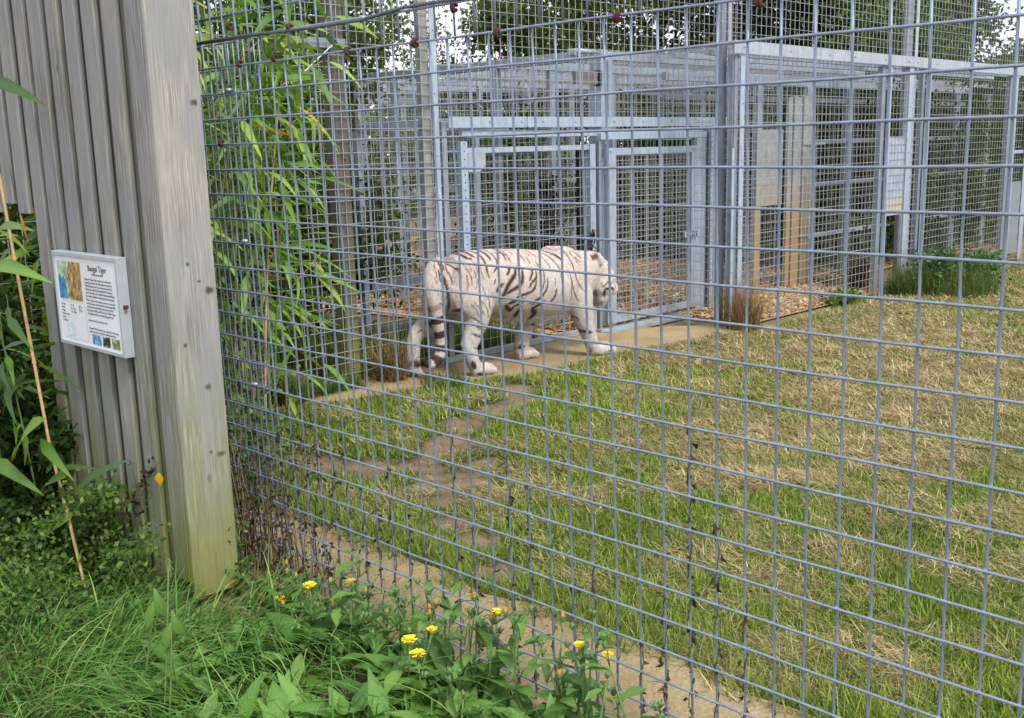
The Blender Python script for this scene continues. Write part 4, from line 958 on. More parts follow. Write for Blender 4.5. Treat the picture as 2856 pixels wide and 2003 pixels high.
# ------------------------------------------------------------------ leaf shapes
def leaf_mesh(name, L, W, col, tipcol=None, droop=.5, fold=.18, peak=.35, n=7, wavy=0.0, pos=None):
    """blade along +X, normal +Z, bending down along its length"""
    b_ = MB(); vs = []; cs = []; col = np.array(col); tipcol = col if tipcol is None else np.array(tipcol)
    ang = .0; x = z = 0.0
    for i in range(n+1):
        t = i/n
        w = (t/peak)**.75 if t < peak else ((1-t)/(1-peak))**.85
        w = max(w, .03)*W*.5
        wz = wavy*W*math.sin(i*2.4)
        c = col*(1-t)+tipcol*t
        vs += [(x, -w, z+fold*w+wz), (x, 0, z), (x, w, z+fold*w-wz)]; cs += [c*.95, c*1.12, c*.95]
        ang = droop*t; x += L/n*math.cos(ang); z -= L/n*math.sin(ang)
    fs = []
    for i in range(n):
        a = 3*i; fs += [(a,a+3,a+4,a+1),(a+1,a+4,a+5,a+2)]
    b_.add(vs, fs); b_.c = [tuple(q_) for q_ in cs]
    me = b_.mesh(name, True); return me
def put(me, mat, parent, name, M_):
    if not me.materials: me.materials.append(mat)
    o = bpy.data.objects.new(name, me); COL.objects.link(o); o.parent = parent
    if parent.type == 'EMPTY': o.matrix_parent_inverse = Matrix.Translation(-Vector(parent.location))
    o.matrix_basis = M_; return o
def orient(p_, d, up=(0,0,1), roll=0.0, s=1.0):
    d = Vector(d).normalized(); u = Vector(up); y_ = u.cross(d)
    if y_.length < 1e-3: y_ = Vector((0,1,0))
    y_.normalize(); z_ = d.cross(y_)
    M_ = Matrix((d, y_, z_)).transposed().to_4x4() @ Matrix.Rotation(roll, 4, 'X') @ Matrix.Scale(s, 4)
    M_.translation = Vector(p_); return M_
def leaf_cloud(c0, nrm, L, W, col, seed=0):
    """numpy cloud of small folded diamond leaves (two triangles as one quad)"""
    n_ = len(c0); rg = np.random.default_rng(seed)
    d = rg.normal(0, 1, (n_,3))+nrm; d[:,2] -= .35; d /= np.linalg.norm(d, axis=1)[:,None]
    s = np.cross(d, rg.normal(0,1,(n_,3))); s /= np.linalg.norm(s, axis=1)[:,None]+1e-9
    V_ = np.stack([c0, c0+d*(L*.5)[:,None]+s*(W*.5)[:,None], c0+d*L[:,None], c0+d*(L*.5)[:,None]-s*(W*.5)[:,None]], 1)
    F_ = np.arange(4*n_).reshape(-1,4); C_ = np.repeat(col, 4, 0)
    return V_.reshape(-1,3), F_, C_

# ------------------------------------------------------------------ trees and shrubs beyond the cages
def tree(name, label, base, h, r, nleaf, pal, cat='tree', zlow=.25, trunk_r=.09, leaf=(.07,.13), seed=0, clumps=26, group=None, lean=(0,0), fill=.5):
    rg = np.random.default_rng(seed); base = np.array([base[0], base[1], 0.0])
    t = thing(name, label, cat, tuple(base), group)
    b_ = MB(); top = base+np.array([lean[0], lean[1], h*.86])
    tp_ = [base+np.array([0,0,-.05]), base*.6+top*.4+np.array([rg.normal(0,.06),rg.normal(0,.06),0])-np.array([0,0,0]), top]
    tp_ = [tp_[0], base+(top-base)*.35+np.array([rg.normal(0,.07),rg.normal(0,.07),0]), base+(top-base)*.7+np.array([rg.normal(0,.1),rg.normal(0,.1),0]), top]
    b_.tube(tp_, [trunk_r, trunk_r*.75, trunk_r*.4, trunk_r*.12], 7)
    cc = []
    for k in range(clumps):
        th = rg.uniform(0, 6.28); u = rg.uniform(0,1); zz = h*(zlow+(1-zlow)*u)
        rr = r*math.sqrt(rg.uniform(.08,1))*(math.sin(math.pi*min(.97,.18+.80*u)))**.6
        c_ = base+np.array([lean[0]*u+rr*math.cos(th), lean[1]*u+rr*math.sin(th), zz*.97]); cc.append(c_)
        if k % 2 == 0:
            a_ = base+(top-base)*max(.15, min(.85, (zz/h)-.18)); b_.tube([a_, (a_+c_)/2+np.array([0,0,.08]), c_], [trunk_r*.38, trunk_r*.22, trunk_r*.06], 5)
    b_.build('trunk', m_bark, t, smooth=True)
    nleaf = int(nleaf*1.9); cc = np.array(cc); which = rg.integers(0, len(cc), nleaf); sp_ = r*fill*(.55+.7*rg.random(len(cc)))
    P_ = cc[which]+rg.normal(0,1,(nleaf,3))*(sp_[which]*.52)[:,None]*np.array([1,1,.8]); P_[:,2] = np.abs(P_[:,2]-.04)+.04
    pal = np.array(pal); tone = .6+.75*rg.random(len(cc))
    col = pal[rg.integers(0,len(pal),nleaf)]*(tone[which]*rg.uniform(.65,1.3,nleaf))[:,None]
    V_, F_, C_ = leaf_cloud(P_, (P_-cc[which])*1.2, rg.uniform(leaf[0],leaf[1],nleaf), rg.uniform(.6,.8,nleaf)*leaf[0]*.95, col, seed+1)
    bigmesh('crown', V_, F_, C_, m_tree, t)
    return t
PD = [(.075,.13,.03),(.10,.165,.04),(.055,.10,.026),(.13,.18,.045)]
PM = [(.095,.155,.036),(.13,.195,.045),(.075,.125,.035),(.165,.195,.05)]
PY = [(.13,.15,.03),(.17,.17,.04),(.09,.12,.03),(.11,.10,.035)]
PB = [(.07,.13,.03),(.11,.20,.04),(.05,.09,.025),(.15,.24,.05)]
def at(px, D): p_ = atD(px, 470, D); return (float(p_[0]), float(p_[1]))
tree('broadleaf_tree', 'dense dark green tree standing behind the bamboo and the timber wall', at(560, 9.5), 4.6, 1.25, 9000, PD, seed=11, leaf=(.06,.12))
tree('broadleaf_tree', 'green tree with olive leaves just left of the mossy timber post', at(790, 11.5), 4.8, 1.25, 9000, PM, seed=12, leaf=(.06,.11))
tree('slender_tree', 'slender sparse tree with small leaves against the sky beside the timber post', at(975, 12.5), 4.3, .45, 650, PM, seed=13, leaf=(.06,.10), clumps=16, zlow=.35, trunk_r=.04, fill=.6)
tree('slender_tree', 'thin twiggy sapling with sparse yellow leaves against the sky behind the grey steel post', at(1215, 15.5), 3.35, .6, 800, PY, seed=14, leaf=(.05,.09), clumps=16, zlow=.4, trunk_r=.035, fill=.6)
tree('broadleaf_tree', 'small drooping dark leaved tree rising above the cage roof winch', at(1425, 15.0), 3.6, .75, 3600, PD, seed=15, leaf=(.08,.14), clumps=22)
tree('broadleaf_tree', 'olive tinted bushy tree behind the cage roof corner', at(1600, 16.0), 5.6, 1.35, 10000, PY+PD, seed=16, leaf=(.07,.12), clumps=34)
tree('broadleaf_tree', 'tall bushy tree with dull brownish green leaves behind the gate cage', at(1850, 17.0), 6.2, 1.5, 11000, PM+PY[:2], seed=17, leaf=(.07,.12), clumps=36)
tree('willow_tree', 'tall grey green willow behind the corner post of the right hand cage', at(2110, 17.0), 6.4, 1.5, 12000, [(.075,.11,.05),(.10,.13,.06),(.055,.085,.035)], seed=18, leaf=(.08,.15), clumps=38)
tree('willow_tree', 'grey green willow behind the top beam left of the hatch post', at(2330, 16.0), 5.9, 1.35, 11000, [(.07,.105,.045),(.11,.15,.05),(.05,.08,.03)], seed=19, leaf=(.08,.15), clumps=36)
tree('broadleaf_tree', 'tree with bright yellow green new growth behind the hatch post', at(2480, 14.5), 3.9, 1.0, 7000, PB, seed=20, leaf=(.06,.11), clumps=26)
tree('willow_tree', 'willow with open feathery edge against the blue sky at the far end of the cage', at(2600, 17.5), 4.5, .9, 7000, [(.08,.12,.05),(.11,.15,.06),(.06,.09,.04)], seed=21, leaf=(.08,.15), clumps=30)
tree('willow_tree', 'low loose willow beyond the door panel at the end of the cage', at(2850, 18.0), 3.0, .9, 4500, [(.08,.12,.05),(.10,.14,.06)], seed=22, leaf=(.08,.14), clumps=22)
# evergreen shrubs filling the view through the cages
for k, (px, D, h, r, lb) in enumerate(((2180,13.6,2.3,1.0,'dark shrub behind the stained steel sheet'),(2370,13.2,2.45,1.0,'dark shrub filling the mesh left of the hatch'),(2540,15.0,2.5,1.0,'dark shrub behind the hatch post'),(2690,15.6,2.6,1.0,'dark shrub filling the mesh right of the hatch'),(2830,16.6,2.6,1.0,'dark shrub behind the far door panel'),(1960,14.5,2.2,.9,'dark shrub behind the gate frame'),(1760,14.6,2.1,.9,'dark shrub seen through the gate'))):
    tree('evergreen_shrub', lb, at(px, D), h, r, 6500, PD, 'shrub', .08, .04, (.06,.10), 40+k, 24)
for k, (px, D, h, r, lb, pl) in enumerate(((1420,12.2,1.9,.7,'green shrub growing among the far cages behind the mesh window',PB),(690,8.6,2.4,.9,'leafy shrub pressed against the boundary mesh behind the bamboo',PB),(860,8.7,1.5,.6,'bushy shrub behind the mesh at the foot of the mossy post',PD),(560,7.6,2.2,.8,'leafy shrub growing through the corner behind the timber wall',PB))):
    tree('leafy_shrub', lb, at(px, D), h, r, 5200, pl, 'shrub', .06, .03, (.05,.10), 60+k, 22)
for k_, (px_, py_, h_, lb_) in enumerate(((10,1250,1.05,'dense dark leafy bush at the left end of the timber screen behind the tan cane'),(95,1330,.62,'low dark leafy bush under the short bamboo beside the timber screen'))):
    p_ = onX(px_, py_, -.40); tree('leafy_bush', lb_, (p_[0], p_[1]), h_, .26, 2600, [(.045,.095,.022),(.06,.125,.028),(.035,.07,.018)], 'bush', .05, .012, (.035,.065), 95+k_, 20)
tree('leafy_shrub', 'dark leafy shrub filling the gap under the short boards of the timber screen', (.15,4.45), 1.9, .6, 5200, PD+PM, 'shrub', .05, .03, (.05,.10), 90, 22)
tree('leafy_shrub', 'tall leafy shrub behind the short boards of the timber screen', (.55,4.9), 2.3, .7, 5200, PD, 'shrub', .05, .03, (.05,.10), 91, 22)
# a far hedge band closes the horizon
rg = np.random.default_rng(3); nh = 26000
th = rg.uniform(-.75, .75, nh); D = rg.uniform(24, 30, nh)
P_ = np.stack([CAMP[0]+D*np.cos(.80+th), CAMP[1]+D*np.sin(.80+th), rg.uniform(0,1,nh)**.8*(2.2+.6*np.sin(th*9)+.4*np.sin(th*23+1))], 1)
col = np.array(PD)[rg.integers(0,4,nh)]*rg.uniform(.6,1.4,(nh,1))
V_, F_, C_ = leaf_cloud(P_, np.zeros((nh,3)), rg.uniform(.22,.42,nh), rg.uniform(.14,.24,nh), col, 5)
o = bigmesh('far_hedge', V_, F_, C_, m_tree); o['kind'] = 'stuff'; tag(o, 'distant dark hedge line closing the horizon behind the cages', 'hedge')

# ------------------------------------------------------------------ bamboo
BC = [((.21,.37,.045),(.30,.46,.06)),((.14,.28,.035),(.21,.36,.05)),((.09,.19,.03),(.14,.26,.045)),((.28,.44,.05),(.38,.52,.08)),((.055,.11,.025),(.08,.15,.035)),((.62,.40,.03),(.55,.33,.03))]
BL = [leaf_mesh('bamboo_leaf', 1.0, w, c0, c1, dr, .22, .28, 7) for (c0, c1) in BC for (w, dr) in ((.17,.75),(.145,.35))]
def bamboo(base, top, bend, nleaf, label, Ls=(.17,.30), cane_r=.007, cols=(0,1,2,3), seed=0, group='bamboo canes behind the near fence', zmin=.25, side=(1,0,0)):
    rg = random.Random(seed); base = np.array(base, float); top = np.array(top, float)
    t = thing('bamboo', label, 'bamboo', tuple(base), group)
    pts = [base+(top-base)*s+np.array(bend)*s*s*1.0 for s in np.linspace(0,1,9)]
    MB().tube(pts, [cane_r*(1-.75*s) for s in np.linspace(0,1,9)], 6).build('cane', m_cane if rg.random() < .4 else m_stem, t, smooth=True)
    for k in range(nleaf):
        s = zmin+(1-zmin)*rg.random()**.8; i = min(int(s*8), 7); p_ = pts[i]+(pts[i+1]-pts[i])*(s*8-i)
        a = rg.uniform(0, 6.28); el = rg.uniform(-.7,.35)
        d = np.array([math.cos(a)*math.cos(el), math.sin(a)*math.cos(el), math.sin(el)])+np.array(side)*.55
        tw_ = rg.uniform(.02,.16); q_ = p_+d*tw_
        L = rg.uniform(*Ls); ci = rg.choice(cols) if rg.random() > .035 else 5
        put(BL[ci*2+rg.randrange(2)], m_leaf, t, 'leaf', orient(q_, d, (rg.gauss(0,.3), rg.gauss(0,.3), 1), rg.uniform(-.7,.7), L))
    return t
rb = random.Random(5)
lab_b = 'leafy bamboo cane with long bright green leaves between the near fence and the boundary mesh'
for k in range(20):
    bx, by = .38+rb.random()*.72, 2.9+rb.random()*.9
    hgt = 2.0+rb.random()*1.0; lab_b = 'bright leafy bamboo cane %d cm inside the near mesh, %d cm before the boundary mesh' % (round(bx*100), round((AY-by)*100))
    bamboo((bx,by,0), (bx+rb.gauss(.05,.08), by+rb.gauss(.05,.1), hgt), (rb.uniform(.0,.22), rb.uniform(-.25,.15), -.15), 36, lab_b, Ls=(.17,.31), seed=100+k, zmin=.36, cols=(0,1,3,2,1), side=(.12,-.15,-.1))
for k in range(12):
    bx, by = .7+rb.random()*.75, 3.25+rb.random()*.6
    bamboo((bx,by,0), (bx+rb.gauss(.03,.06), by+rb.gauss(.0,.08), 1.1+rb.random()*1.4), (rb.uniform(-.05,.15), rb.uniform(-.2,.1), -.12), 30, 'low leafed bamboo cane %d cm inside the near mesh, %d cm before the boundary mesh' % (round(bx*100), round((AY-by)*100)), Ls=(.15,.28), seed=180+k, zmin=.08, cols=(0,1,2,1), side=(.1,-.2,-.15))
for k, (px, py, tx, ty) in enumerate(((690,860,835,625),(700,1010,900,700),(640,560,870,300),(610,420,900,170),(600,250,840,60),(660,900,820,860))):   # arching sprays with hanging leaves
    p0, p1 = onY(px, py, 3.45), onY(tx, ty, 3.45)
    gb = np.array([p0[0]-.15, p0[1]+.1, 0]); t = thing('bamboo', 'arching bamboo spray with drooping leaves reaching towards the mossy timber post', 'bamboo', tuple(gb), 'arching bamboo sprays')
    MB().tube([gb, (gb*.4+p0*.6)+np.array([0,0,.12]), p0, (p0+p1)/2+np.array([0,0,.07]), p1], [.006,.005,.0045,.003,.002], 6).build('cane', m_cane, t, smooth=True)
    for m in range(17):
        s = .15+.85*rb.random(); q_ = p0+(p1-p0)*s+np.array([rb.gauss(0,.02), rb.gauss(0,.03), .07*math.sin(3.14*s)])
        d = np.array([rb.uniform(-.1,.7), rb.uniform(-.8,.3), rb.uniform(-1.3,-.1)])
        put(BL[rb.choice((0,1,3))*2+rb.randrange(2)], m_leaf, t, 'leaf', orient(q_, d, (rb.gauss(0,.3), -.4, 1), rb.uniform(-.6,.6), rb.uniform(.20,.34)))
# bamboo in front of the timber screen, bottom left of the wall
FX = -.52
t = thing('bamboo', 'bare tan bamboo cane leaning in front of the timber screen with dark green leaves', 'bamboo', tuple(gnd(225,1640)))
cp = [onX(px, py, FX) for px, py in ((-40,330),(0,500),(40,720),(95,1010),(140,1250),(190,1440),(228,1600))]; cp[-1][2] = max(cp[-1][2], .0); cp.append(cp[-1]+np.array([.02,-.02,-.30]))
MB().tube(cp, [.0058]*8, 8).build('cane', m_cane, t, smooth=True)
for i in (2, 3, 4, 5): MB().tube([cp[i]-(cp[i+1]-cp[i])*.02, cp[i]+(cp[i+1]-cp[i])*.02], .0075, 8).build('node_ring', m_cane, t)
for (a, b_, c, d), w, ci in (((-30,222,98,262),1,4),((-20,737,104,753),1,1),((112,717,70,826),1.2,1),((52,1074,-20,1160),1.2,2),((128,1168,-30,1275),1,0),((-30,1275,94,1358),1.1,2),((185,1332,78,1343),1,2),((209,1374,323,1259),1.1,4),((112,1223,180,1322),1,2),((-20,1431,87,1483),1.2,2),((200,1444,9,1518),.9,0),((20,880,75,960),1.1,4),((60,600,75,690),.8,5),((-10,640,60,610),1,2),((30,690,-30,760),1,2),((0,980,90,930),1,4),((110,1560,40,1640),1,4),((-20,1620,60,1560),1.1,2),((30,1560,55,1650),1,2)):
    X_ = FX+rb.uniform(-.09,.07); pa, pb = onX(a, b_, X_), onX(c, d, X_+rb.uniform(-.05,.05)); L = np.linalg.norm(pb-pa)
    put(BL[ci*2+1], m_leaf, t, 'leaf', orient(pa, pb-pa, (-.75,-.5,.8), rb.uniform(-.35,.35), L*1.04)).scale.y *= w
for k in range(18):
    p_ = onX(rb.uniform(-60,95), rb.uniform(1050,1500), rb.uniform(-.50,-.30)); bz = p_.copy(); bz[2] = 0
    bamboo(bz, bz+np.array([rb.gauss(0,.06), rb.gauss(.05,.08), rb.uniform(.9,1.45)]), (rb.gauss(0,.08),rb.gauss(0,.08),-.1), 15, 'short dark leaved bamboo growing at the left end of the timber screen', (.14,.24), .005, (1,2,4,4), 300+k, 'short bamboo by the timber screen', .2, (0,-.3,0))
for k in range(16):
    bamboo((rb.uniform(-.15,.25), rb.uniform(2.65,3.7), 0), (rb.uniform(-.2,.2), rb.uniform(2.7,3.6), rb.uniform(1.6,2.3)), (0,-.1,-.1), 26, 'bamboo cane growing behind the short boards of the timber screen', (.16,.28), .006, (0,1,2,4), 330+k, 'bamboo behind the timber screen', .15)

# ------------------------------------------------------------------ creeper, weeds and grass in front of the fence
def small_leaf_plant(name, label, cat, pts, L, pal, stems, seed, mat=None, group=None, spread=.04):
    rg = np.random.default_rng(seed); pts = np.array(pts); base = pts[pts[:,2].argmin()].copy(); base[2] = 0
    t = thing(name, label, cat, tuple(base), group)
    b_ = MB()
    for s in stems: b_.tube(s, [.0022]*(len(s)-1)+[.0012], 5)
    o = b_.build('stems', m_stem if mat is None else mat, t); o['kind'] = 'stuff'
    n_ = len(pts); pal = np.array(pal); col = pal[rg.integers(0,len(pal),n_)]*rg.uniform(.65,1.35,(n_,1))
    V_, F_, C_ = leaf_cloud(pts+rg.normal(0,spread,(n_,3))*np.array([1,1,.7]), np.tile([-.4,-.5,.25],(n_,1)), rg.uniform(L*.7,L*1.35,n_), rg.uniform(.55,.75,n_)*L, col, seed)
    V_[:,2] = np.maximum(V_[:,2], .004)
    o = bigmesh('leaves', V_, F_, C_, m_leaf, t); o['kind'] = 'stuff'; return t
def trail(px0, py0, px1, py1, X_, n_, sag=.05):
    a, b_ = onX(px0,py0,X_), onX(px1,py1,X_+.03); a[2] = max(a[2], .01); b_[2] = max(b_[2], .01)
    return [a+(b_-a)*s+np.array([random.gauss(0,.008), random.gauss(0,.01), sag*math.sin(3.14*s)]) for s in np.linspace(0,1,n_)]
LC = [(.085,.165,.028),(.115,.21,.035),(.06,.12,.022),(.16,.25,.05)]
for k, (xr, yr, X0, n_) in enumerate((((-20,150),(1440,1690),-.56,12),((90,300),(1400,1660),-.46,14),((230,420),(1450,1680),-.42,13),((20,200),(1560,1740),-.66,12),((150,330),(1340,1480),-.44,8))):
    st_ = []; pp = []
    for j in range(n_):
        a = random.uniform(*xr); b_ = random.uniform(*xr); tr = trail(a, yr[1]+20, b_, random.uniform(yr[0], yr[1]-60), X0+random.uniform(-.08,.08), 8); st_.append(tr)
        for q_ in tr: pp += [q_]*17
    small_leaf_plant('creeper', ('tangled creeper at the far left foot of the timber screen','creeper with small rounded leaves under the leaning tan cane','creeper scrambling up the lower boards of the timber screen','low creeper spreading over the grass left of the screen','upper creeper shoots beneath the information sign')[k], 'creeper', pp, .024, LC, st_, 500+k)
# dry-leaved climber on the boards with one yellow leaf
st_ = [trail(385,1660,372,1280,-.325,12,.01), trail(380,1640,330,1360,-.33,9,.02), trail(385,1420,440,1290,-.33,7,.03), trail(330,1560,390,1400,-.33,8)]
pp = [q_ for s in st_ for q_ in s for _ in range(3)]
dv = small_leaf_plant('climber', 'half dead climber with brown leaves against the algae stained boards', 'climber', pp, .028, [(.06,.10,.025),(.05,.03,.02),(.09,.05,.03)], st_, 520, m_dead, spread=.015)
yl = leaf_mesh('yellow_leaf', .045, .032, (.72,.50,.02), (.66,.38,.02), .3, .1, .4, 6)
p_ = onX(443,1318,-.335); p_[2] += 0; put(yl, m_leaf, dv, 'yellow_leaf', orient(p_, (-.02,.02,-1), (-.8,-.6,.1), 0, 1.15))
# green climber at the right foot of the end board
st_ = [trail(660,1700,668,1450,-.13,9,.0), trail(645,1700,690,1560,-.14,7,.0)]
small_leaf_plant('climber', 'fresh green weed climbing at the foot of the end board beside the mesh', 'climber', [q_ for s in st_ for q_ in s for _ in range(11)], .022, LC, st_, 521, spread=.018)
# ivy and brambles inside the enclosure corner behind the mesh
rgx = np.random.default_rng(77)
for k, (cx_, cy_, n_, hh, pl, lb) in enumerate(((.42,2.62,900,.55,LC,'ivy covering the ground just behind the near mesh by the timber post'),(.75,3.2,1000,.8,LC,'undergrowth at the foot of the bamboo canes'),(1.15,3.86,900,.55,[(.05,.09,.02),(.12,.10,.05),(.07,.12,.03)],'weedy tangle of leaves and dry stems along the boundary mesh'))):
    P_ = np.stack([rgx.normal(cx_,.16,n_), rgx.normal(cy_,.16,n_), np.abs(rgx.normal(0,hh*.5,n_))], 1); st_ = [[P_[i]*np.array([1,1,0]), P_[i]] for i in range(0,60)]
    small_leaf_plant('undergrowth', lb, 'undergrowth', P_, .045, pl, st_, 530+k)

def rich_grass(name, label, x, y, L, W, pal, lean, seg=4, curl=1.1, z0=-.01, tipmul=1.35, cat='grass', kind='stuff', th=None):
    n_ = len(x); pal = np.array(pal); c = pal[RNG.integers(0,len(pal),n_)]*RNG.uniform(.6,1.3,(n_,1))
    V_, F_, C_ = blades(np.asarray(x), np.asarray(y), np.full(n_, z0), L, W, RNG.uniform(0,6.28,n_) if th is None else th, lean, c, c*tipmul, seg, curl)
    V_[:,2] = np.maximum(V_[:,2], -.012)
    o = bigmesh(name, V_, F_, C_, m_grass)
    if kind: o['kind'] = kind
    return tag(o, label, cat)
# foreground grass outside the fence
n_ = 24000; x = RNG.uniform(-1.75,-.04,n_); y = RNG.uniform(-.6,2.2,n_); kp = visible(x,y,260)&(RNG.random(n_) < .35+.65*fbm(x,y,5,50)); kp &= ~((x > -.36)&(y > 1.5)); 
pv = np.stack([x,y,np.zeros_like(x)],1)-CAMP; pu = CXP+FPX*(pv@RT)/(pv@FW)
kp &= (RNG.random(n_) > np.clip((pu-560)/400, 0, .62)) & (np.hypot(x+.22, y-1.45) > .13)
x, y = x[kp], y[kp]
n_ = len(x); L = RNG.uniform(.09,.30,n_)*(.45+1.0*fbm(x,y,3,51))*np.clip(1.25-.45*np.clip((y-1.1)/.6,0,1), .4, 1.3)
rich_grass('verge_grass', 'long arching green grass in front of the fence and timber screen', x, y, L, RNG.uniform(.0036,.0085,n_), [(.10,.245,.045),(.14,.31,.065),(.07,.18,.032),(.20,.37,.10),(.26,.34,.10)], np.abs(RNG.normal(1.0,.3,n_)), seg=6, curl=1.75, tipmul=1.15, th=9*fbm(x,y,1.3,55)+RNG.normal(0,.7,n_))
# low leafy clover-like filler so that no soil shows
n_ = 16000; x = RNG.uniform(-1.75,-.04,n_); y = RNG.uniform(-.6,2.4,n_); kp = visible(x,y,260)&~((x > -.36)&(y > 1.5)); x, y = x[kp], y[kp]; n_ = len(x)
P_ = np.stack([x,y,RNG.uniform(.0,.05,n_)],1); col = np.array(LC)[RNG.integers(0,4,n_)]*RNG.uniform(.6,1.2,(n_,1))
V_, F_, C_ = leaf_cloud(P_, np.tile([0,0,1.0],(n_,1)), RNG.uniform(.012,.03,n_), RNG.uniform(.010,.02,n_), col, 9)
V_[:,2] = np.maximum(V_[:,2], .0)
o = bigmesh('ground_cover', V_, F_, C_, m_leaf); o['kind'] = 'stuff'; tag(o, 'small leafy ground cover among the verge grass', 'ground cover')
# grass tufts inside
def patch(n_, px0, px1, py0, py1, L0, L1, pal, name, label, lean=.6, w=(.004,.007), z=-.01):
    pts = np.array([gnd(random.uniform(px0,px1), random.uniform(py0,py1)) for _ in range(n_)])
    return rich_grass(name, label, pts[:,0], pts[:,1], RNG.uniform(L0,L1,n_), RNG.uniform(*w,n_), pal, np.abs(RNG.normal(lean,.3,n_)), 3, .9, z)
GT = [(.06,.12,.022),(.085,.16,.03),(.045,.09,.02),(.14,.17,.05)]
DRYP = [(.30,.19,.085),(.38,.26,.12),(.22,.13,.06)]
pts = [(1.25+.95*random.random(), 3.80+.13*random.random()) for _ in range(1500)]
rich_grass('grass_strip', 'unmown grass along the foot of the boundary mesh', [p[0] for p in pts], [p[1] for p in pts], RNG.uniform(.06,.20,1500), RNG.uniform(.004,.007,1500), GT, np.abs(RNG.normal(.6,.3,1500)), 3)
pts = [(2.3+1.9*random.random(), 4.05+1.0*random.random()) for _ in range(5200)]
rich_grass('grass_strip', 'rough green grass growing behind the mesh by the grey steel post', [p[0] for p in pts], [p[1] for p in pts], RNG.uniform(.08,.30,5200), RNG.uniform(.004,.008,5200), GT, np.abs(RNG.normal(.5,.3,5200)), 3)
def tuft(cx_, cy_, r, n_, L0, L1, pal, name, label, kind=None, lean=.45):
    a = RNG.uniform(0,6.28,n_); rr = r*np.sqrt(RNG.random(n_))
    return rich_grass(name, label, cx_+rr*np.cos(a), cy_+rr*np.sin(a), RNG.uniform(L0,L1,n_), RNG.uniform(.004,.007,n_), pal, np.abs(RNG.normal(lean,.3,n_)), 4, 1.2, cat='grass tuft', kind=kind)
g1 = gnd(2072, 922); tuft(g1[0], g1[1], .13, 700, .22, .55, DRYP, 'dry_grass_tuft', 'dry straw coloured grass tuft at the foot of the gate frame corner')
tuft(2.46, 3.86, .11, 500, .15, .48, DRYP+GT[:1], 'dry_grass_tuft', 'dry brown grass clump at the foot of the mossy timber post', lean=.6)
tuft(1.62, 3.84, .12, 420, .12, .30, GT, 'grass_tuft', 'green grass clump leaning over the path by the boundary mesh')
g1 = gnd(2535, 818); tuft(g1[0], g1[1], .22, 700, .15, .42, GT+[(.20,.22,.06)], 'grass_tuft', 'pale green grass clump beside the hatch opening')
g1 = gnd(2660, 818); tuft(g1[0], g1[1], .40, 900, .12, .42, GT+[(.20,.22,.06)], 'grass_tuft', 'loose tall grass clump among the feathery bushes of the right hand cage')
g1 = gnd(1210, 1070); tuft(2.62, 3.50, .16, 500, .05, .12, GT, 'grass_tuft', 'short grass clump at the path edge below the tiger')
for k, (px, py, h, r, n_, pl, lb) in enumerate(((2640,812,.42,.30,1500,[(.09,.17,.06),(.12,.21,.07),(.07,.13,.045)],'feathery green bush at the foot of the right hand cage'),(2760,800,.34,.26,1000,[(.09,.17,.06),(.12,.21,.07)],'feathery green bush by the far door panel'),(2420,812,.28,.16,700,[(.10,.045,.025),(.14,.07,.035),(.07,.10,.03)],'reddish brown bramble by the hatch opening'),(2380,850,.10,.22,420,LC,'low nettles at the base of the right hand mesh'))):
    g_ = gnd(px, py); P_ = np.stack([RNG.normal(g_[0],r*.55,n_), RNG.normal(g_[1]+.10,r*.35,n_), RNG.random(n_)**.8*h], 1)
    small_leaf_plant('low_bush', lb, 'bush', P_, .05, pl, [[P_[i]*np.array([.98,.98,0])+np.array([g_[0],g_[1],0])*.02, P_[i]] for i in range(0,50)], 560+k, spread=.02)
# black dead ivy on the passage cage
xo = float(onY(1522,650,5.08)[0]); n_ = 1500
P_ = np.stack([RNG.normal(xo,.09,n_), RNG.normal(5.06,.03,n_), RNG.uniform(.1,1.25,n_)],1)
small_leaf_plant('dead_ivy', 'blackened dead ivy hanging on the low passage mesh', 'ivy', P_, .05, [(.018,.015,.014),(.03,.022,.018)], [[(xo+random.gauss(0,.05),5.06,0),(xo+random.gauss(0,.05),5.05,.6),(xo+random.gauss(0,.06),5.06,1.3)] for _ in range(10)], 570, m_dead)
xo = float(onY(1652,690,AY-.05)[0]); P_ = np.stack([RNG.normal(xo,.012,90), RNG.normal(AY-.05,.01,90), RNG.uniform(.66,.88,90)],1)
small_leaf_plant('dead_ivy', 'small rusty brown dead vine on the window upright beside the gate', 'ivy', P_, .03, [(.09,.045,.03),(.05,.03,.025)], [[(xo,AY-.05,.6),(xo,AY-.05,.95)]], 571, m_dead, spread=.005)

